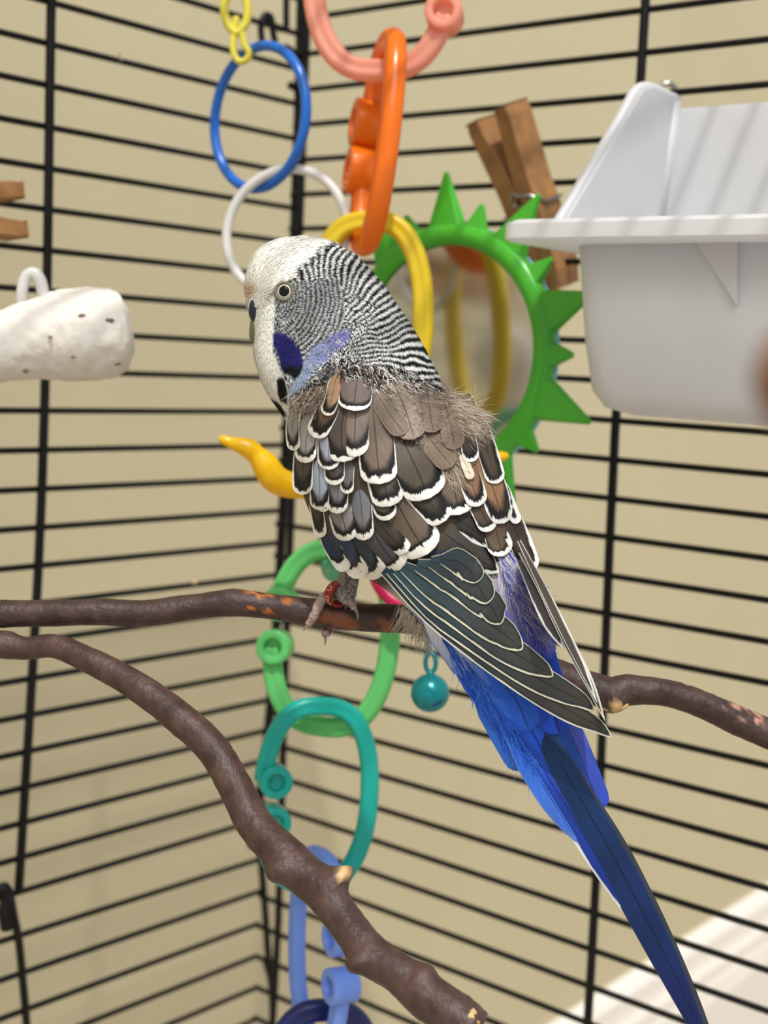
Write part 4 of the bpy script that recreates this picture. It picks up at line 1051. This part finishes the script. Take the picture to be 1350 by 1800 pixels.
# --- head, neck and body plumage: small barred feather tips (too many to count)
a, b, c_, d_ = (BV[BF[:, i]] for i in range(4))
nrm_ = np.cross(c_ - a, d_ - b); ar = np.linalg.norm(nrm_, axis=1); nrm_ /= ar[:, None] + 1e-20
cen = (a + b + c_ + d_) / 4
if ((nrm_ * (cen - np.array(W(700, 800, 0.303)))).sum(1)).mean() < 0: nrm_ = -nrm_
view = cen - CAM; view /= np.linalg.norm(view, axis=1)[:, None]
facing = -(nrm_ * view).sum(1)
pxc, _ = to_px(cen)
def scatter(sel, count):
    idx = np.where(sel)[0]; pr = ar[idx] / ar[idx].sum(); ch = rng.choice(idx, count, p=pr)
    u, v = rng.random((2, count, 1))
    return a[ch] * (1 - u) * (1 - v) + b[ch] * u * (1 - v) + c_[ch] * u * v + d_[ch] * (1 - u) * v, nrm_[ch]
def flow(x, y):
    """direction the feathers lie in, photo plane"""
    f1 = np.stack([x - 455, y - 515], -1); f2 = np.stack([-(y - 620), x - 548], -1); f3 = np.stack([0.25 + 0 * x, 1 + 0 * x], -1)
    for f in (f1, f2): f /= np.linalg.norm(f, axis=-1, keepdims=True) + 1e-9
    cheek = ((x < np.interp(y, [480, 520, 560, 590, 620, 650], [590, 607, 608, 600, 584, 545])) & (y > 500))[:, None]
    mask = ((sd_poly(x, y, MASK) < 0) | (sd_poly(x, y, PATCH) < 3))[:, None]
    low = (y > 720)[:, None]; f4 = np.stack([0.45 + 0 * x, 0.9 + 0 * x], -1)
    f = np.where(cheek, f1, f2); f = np.where(mask, f3, f); f = np.where(low, f4, f)
    return f / np.linalg.norm(f, axis=-1, keepdims=True)
def flakes(name, P, Nr, length, width, lift, colour, spread=0.12, dirs=None, curl=0.0, mat=None):
    x, y = to_px(P)[0].T; K = len(P)
    f = flow(x, y) if dirs is None else dirs
    T = f[:, :1] * R2[None] - f[:, 1:] * U2[None]
    T = T - Nr * (T * Nr).sum(1)[:, None]; T /= np.linalg.norm(T, axis=1)[:, None] + 1e-12
    B = np.cross(Nr, T); an = rng.normal(size=(K, 1)) * spread
    T, B = T * np.cos(an) + B * np.sin(an), B * np.cos(an) - T * np.sin(an)
    Ln = (length * (0.75 + 0.5 * rng.random((K, 1)))) * BK; Wd = (width * (0.75 + 0.5 * rng.random((K, 1)))) * BK
    l_ = lift * (0.5 + rng.random((K, 1))) * BK
    cv = curl * rng.normal(size=(K, 1)) * BK
    p0 = P - T * Ln * 0.5; p1 = P + Nr * l_ * 0.7 + B * cv * 0.3; p2 = P + T * Ln * 0.5 + Nr * l_ + B * cv
    VV = np.stack([p0 - B * Wd * .35, p0 + B * Wd * .35, p1 - B * Wd * .5, p1 + B * Wd * .5, p2 - B * Wd * .22, p2 + B * Wd * .22], 1).reshape(-1, 3)
    var = 0.88 + 0.24 * rng.random((K, 1, 1)); rows = []
    for p_ in (p0, p1, p2):
        t_ = to_px(p_)[0]; rows.append(colour(t_[:, 0], t_[:, 1]))
    cc = np.stack([rows[0], rows[0], rows[1], rows[1], rows[2], rows[2]], 1) * var
    i0 = np.arange(K) * 6
    FF = np.concatenate([np.stack([i0, i0 + 1, i0 + 3, i0 + 2], 1), np.stack([i0 + 2, i0 + 3, i0 + 5, i0 + 4], 1)])
    o = obj(name, VV, FF.tolist(), mat or M_plume, bird, colors={'col': cc.reshape(-1, 3)})
    o['kind'] = 'stuff'; return o
P, Nr = scatter((facing > -0.35) & (pxc[:, 1] < 735) & (pxc[:, 1] > 440), 26000)
xx_, yy_ = to_px(P)[0].T
keep = (np.hypot(xx_ - 500, yy_ - 512) > 17); P, Nr = P[keep], Nr[keep]
flakes('head_plumage', P, Nr, 8, 2.0, 1.4, pattern)
P, Nr = scatter((facing > -0.4) & (pxc[:, 1] < 530) & (pxc[:, 0] < 600), 5000)
xx_, yy_ = to_px(P)[0].T; keep = sd_poly(xx_, yy_, CAP) < 2; P, Nr = P[keep], Nr[keep]
flakes('crown_plumage', P, Nr, 26, 3.0, 2.6, pattern, spread=0.16, curl=1.5)
P, Nr = scatter((facing > -0.3) & (pxc[:, 1] > 560) & (pxc[:, 0] < 520) & (pxc[:, 1] < 740), 2600)
flakes('throat_plumage', P, Nr, 16, 2.4, 1.0, pattern, spread=0.15)
# loose down: shoulders, back, belly, rump, leg
def down(name, pts_px, count, length, cols, dirfn, lift=8, width=0.9, depth=D_body, spread=0.35, offp=2.0):
    pts_px = np.asarray(pts_px, float)
    lo, hi = pts_px.min(0), pts_px.max(0); q = lo + (hi - lo) * rng.random((count * 6, 2))
    q = q[sd_poly(q[:, 0], q[:, 1], pts_px) < 0][:count]; K = len(q)
    ang = dirfn(q[:, 0], q[:, 1]) + rng.normal(size=K) * spread
    Ln = length * (0.5 + rng.random(K)); bend = rng.normal(size=K) * 0.6
    segs = 5; VV = []
    d0 = depth(q[:, 0], q[:, 1]) - offp * BK; cur = q.copy(); a_n = ang.copy()
    hgt = lift * (0.3 + rng.random(K))
    for i in range(segs):
        u = i / (segs - 1); nv_ = np.stack([-np.sin(a_n), np.cos(a_n)], 1); wdt = width * (1 - 0.75 * u)
        dd_ = d0 - hgt * math.sin(u * 2.0) * BK
        VV.append(np.stack([Wn(cur - nv_ * wdt / 2, dd_), Wn(cur + nv_ * wdt / 2, dd_)], 1))
        cur = cur + np.stack([np.cos(a_n), np.sin(a_n)], 1) * (Ln / (segs - 1))[:, None]; a_n = a_n + bend / (segs - 1)
    VV = np.stack(VV, 1).reshape(-1, 3); i0 = np.arange(K) * segs * 2
    FF = np.concatenate([np.stack([i0 + 2 * i, i0 + 2 * i + 1, i0 + 2 * i + 3, i0 + 2 * i + 2], 1) for i in range(segs - 1)])
    cols = lin(np.array(cols, float)); cc = cols[rng.integers(0, len(cols), K)] * (0.8 + 0.4 * rng.random((K, 1)))
    o = obj(name, VV, FF.tolist(), M_plume, bird, colors={'col': np.repeat(cc, segs * 2, 0)}); o['kind'] = 'stuff'; return o
TAN = [(168, 150, 130), (196, 180, 158), (120, 102, 88), (216, 204, 184)]
down('shoulder_down', [(786, 690), (812, 690), (846, 722), (852, 756), (812, 762), (790, 730)], 620, 30, TAN, lambda x, y: 0.55 + 0.012 * (y - 720), lift=12)
down('back_down', [(662, 694), (720, 690), (784, 700), (800, 760), (770, 790), (730, 772), (690, 740)], 900, 22, [(120, 104, 92), (88, 74, 64), (160, 142, 124), (72, 62, 56)], lambda x, y: 1.2 + 0.004 * (700 - x), spread=0.8, lift=10)
down('back_down', [(760, 770), (800, 770), (816, 830), (790, 850), (770, 820)], 300, 26, TAN, lambda x, y: 0.95 + 0 * x, spread=0.2, lift=9)
down('back_down', [(700, 725), (742, 722), (750, 772), (720, 782)], 160, 18, [(60, 52, 48), (34, 30, 30), (190, 180, 166)], lambda x, y: 1.2 + 0 * x, spread=1.6, lift=12)
down('shoulder_down', [(512, 690), (570, 676), (600, 690), (560, 720), (520, 730)], 420, 18, [(112, 92, 78), (150, 124, 104), (70, 58, 52), (190, 176, 160)], lambda x, y: 1.9 + 0 * x, spread=0.6, lift=7)
down('nape_plumage', [(586, 640), (700, 640), (770, 676), (786, 706), (700, 706), (620, 690)], 900, 13, [(36, 34, 36), (214, 210, 204), (112, 92, 80), (24, 22, 24)], lambda x, y: 1.1 + 0 * x, spread=0.45, lift=4, width=1.6)
down('belly_down', [(700, 1058), (735, 1085), (768, 1120), (748, 1122), (716, 1098)], 240, 34, [(206, 194, 174), (232, 226, 214), (176, 160, 140)], lambda x, y: 1.75 - 0.004 * (x - 700), lift=5, depth=lambda x, y: 0.3085 - 0.00005 * (np.asarray(x) - 700), spread=0.25)
down('rump_down', [(872, 968), (900, 968), (940, 1010), (962, 1110), (930, 1110), (895, 1050)], 700, 40, [(214, 206, 200), (150, 148, 196), (104, 108, 204), (66, 74, 190), (226, 220, 214)], lambda x, y: 1.12 + 0 * x, lift=3, spread=0.12, width=1.2, offp=9)
down('tail_down', [(770, 1110), (830, 1170), (900, 1280), (960, 1360), (935, 1370), (880, 1300), (800, 1180)], 500, 40, [(46, 104, 214), (70, 124, 224), (34, 80, 196)], lambda x, y: 1.0 + 0 * x, lift=2, spread=0.12, width=1.2, offp=7)

# --- eye
q = R2 * (500 - 675) / F - U2 * (512 - 900) / F + FW
hp = bvh.ray_cast(Vector(CAM), Vector(q / np.linalg.norm(q)), 1.0)
EC = np.array(hp[0]); en_ = np.array(hp[1]); en_ = en_ if en_ @ FW < 0 else -en_
en_ = en_ * 0.5 - FW * 0.5; en_ /= np.linalg.norm(en_)
t1 = np.cross(en_, U2); t1 /= np.linalg.norm(t1); t2 = np.cross(en_, t1)
def dome(name, rad, height, mat, base=0.0, inner=0.0, parent=bird, seg=36, rows=8):
    V = []
    for i in range(rows + 1):
        q = inner + (1 - inner) * i / rows
        z = base + height * math.sqrt(max(0, 1 - q * q))
        for j in range(seg):
            an = 2 * math.pi * j / seg; V.append(EC + (t1 * math.cos(an) + t2 * math.sin(an)) * rad * q * BK + en_ * z * BK)
    Fc = [(i * seg + j, i * seg + (j + 1) % seg, (i + 1) * seg + (j + 1) % seg, (i + 1) * seg + j) for i in range(rows) for j in range(seg)]
    return obj(name, V, Fc, mat, parent)
eye = dome('eye', 13.0, 2.6, M_iris, 0.8)
eye['label'] = 'white-ringed iris'
o = dome('pupil', 9.8, 3.2, M_eye, 2.2, parent=eye); o['label'] = 'black pupil'
P = [EC + (t1 * math.cos(t) * 15.5 + t2 * math.sin(t) * 15.5) * BK + en_ * 1.2 * BK for t in np.linspace(0, 2 * math.pi, 48, endpoint=False)]
V, Fc = tube_mesh(P, 2.6 * BK, 10, closed=True, ref=en_, prof=lambda ph: 1.0); obj('eyelid', V, Fc, M_lid, bird)
# --- cere and beak, mostly buried in the face feathers
V, Fc = tube_mesh(pxpath([(458, 522, 0.2995), (452, 532, 0.299), (447, 546, 0.299), (448, 558, 0.2995), (455, 566, 0.300)], 14), np.array([3, 7, 9.5, 11, 11.5, 11.5, 11, 10.5, 10, 9, 8, 6.5, 5, 3]) * BK, 16)
o = obj('cere', V, Fc, M_cere, bird)
V, Fc = tube_mesh(pxpath([(452, 560, 0.3005), (446, 572, 0.300), (443, 586, 0.300), (444, 598, 0.3005), (449, 606, 0.301)], 14), np.linspace(9, 2.5, 14) * BK, 16)
obj('beak', V, Fc, M_beak, bird)

# --- near leg, foot, leg ring
LD = 0.3095
legc = [(622, 965), (616, 1000), (609, 1032), (602, 1056)]
V, Fc = tube_mesh(pxpath(legc, 26, LD - 0.001), np.interp(np.linspace(0, 1, 26), [0, .3, .6, .85, 1], [26, 20, 20, 22, 13]) * BK, 20)
leg = obj('leg', V, Fc, plain('grey_leg_feathering', (150, 142, 134), 0.85, noise=0.45, nscale=1300, bump=1.0), bird)
down('leg_down', [(602, 985), (628, 985), (622, 1044), (606, 1056), (598, 1036)], 360, 12, [(176, 168, 160), (120, 112, 106), (88, 82, 78), (206, 198, 190)], lambda x, y: 1.7 + 0 * x, lift=3, depth=lambda x, y: LD - 0.0034 + 0 * np.asarray(x), spread=0.5)
def toe(pts, rad, claw):
    n = 30; P = pxpath(pts, n); rr = np.interp(np.linspace(0, 1, n), np.linspace(0, 1, len(rad)), rad) * (1 + 0.10 * np.sin(np.linspace(0, 28, n)))
    V, Fc = tube_mesh(P, rr * BK, 14); t = obj('toe', V, Fc, M_skin, bird)
    n = 14; P = pxpath(claw, n); V, Fc = tube_mesh(P, np.linspace(rad[-1] * 0.75, 1.0, n) * BK, 10); obj('claw', V, Fc, M_claw, t)
toe([(592, 1044, .3118), (574, 1047, .3102), (562, 1060, .3080), (554, 1078, .3072), (546, 1092, .3078), (541, 1098, .3085)], [8.5, 9.5, 9.5, 9, 8, 6], [(543, 1095, .3082), (538, 1102, .3082), (533, 1108, .3085)])
toe([(605, 1052, .3085), (613, 1054, .3075), (619, 1062, .3068), (623, 1070, .3070)], [9, 9, 8, 6], [(622, 1066, .3069), (628, 1077, .3072), (629, 1090, .3085)])
toe([(596, 1052, .3130), (590, 1062, .3185), (578, 1090, .3190), (572, 1108, .3150), (571, 1116, .3125)], [8, 8, 8, 8, 6], [(571, 1112, .3135), (572, 1124, .3120), (571, 1134, .3118)])
toe([(600, 1052, .3135), (598, 1064, .3190), (588, 1092, .3192), (583, 1106, .3155)], [7, 8, 7.5, 5.5], [(583, 1104, .3160), (580, 1114, .3142), (578, 1119, .3138)])
# red ring round the shank, tilted
rc = W(593, 1044, LD - 0.0012)
ax_ = R2 * 0.62 - U2 * 0.30 - FW * 0.72; ax_ /= np.linalg.norm(ax_); e1_ = np.cross(ax_, U2); e1_ /= np.linalg.norm(e1_); e2_ = np.cross(ax_, e1_)
V = []; seg = 48; pr_ = [(-9.5, 19.5), (-9.5, 23.5), (9.5, 23.5), (9.5, 19.5)]
for j in range(seg):
    an = 2 * math.pi * j / seg
    for h_, rd in pr_: V.append(rc + ax_ * h_ * BK + (e1_ * math.cos(an) + e2_ * math.sin(an)) * rd * BK)
Fc = [(j * 4 + i, j * 4 + (i + 1) % 4, ((j + 1) % seg) * 4 + (i + 1) % 4, ((j + 1) % seg) * 4 + i) for j in range(seg) for i in range(4)]
band = obj('leg_ring', V, Fc, M_band, bird, smooth=False); band['label'] = 'red leg ring with pale lettering'
for ch, deg in (('D', -2), ('O', -34), ('C', 34)):
    cu = bpy.data.curves.new('letter', 'FONT'); cu.body = ch; cu.size = 15 * BK; cu.extrude = 0.3 * BK; cu.align_x = 'CENTER'; cu.align_y = 'CENTER'
    tmp = bpy.data.objects.new('letter', cu); COL.objects.link(tmp)
    me = bpy.data.meshes.new_from_object(tmp.evaluated_get(bpy.context.evaluated_depsgraph_get()))
    bpy.data.objects.remove(tmp); bpy.data.curves.remove(cu)
    me.materials.clear(); me.materials.append(M_letter)
    an = math.radians(deg); rad_ = -R2 * math.cos(an) + U2 * math.sin(an); rad_ = rad_ - ax_ * (rad_ @ ax_); rad_ /= np.linalg.norm(rad_)
    x_ax, y_ax = -ax_, np.cross(rad_, -ax_)
    mm = Matrix.Identity(4)
    for i in range(3): mm[i][0], mm[i][1], mm[i][2], mm[i][3] = x_ax[i], y_ax[i], rad_[i], (rc + rad_ * 23.7 * BK)[i]
    me.transform(mm); link('letter', me, band)
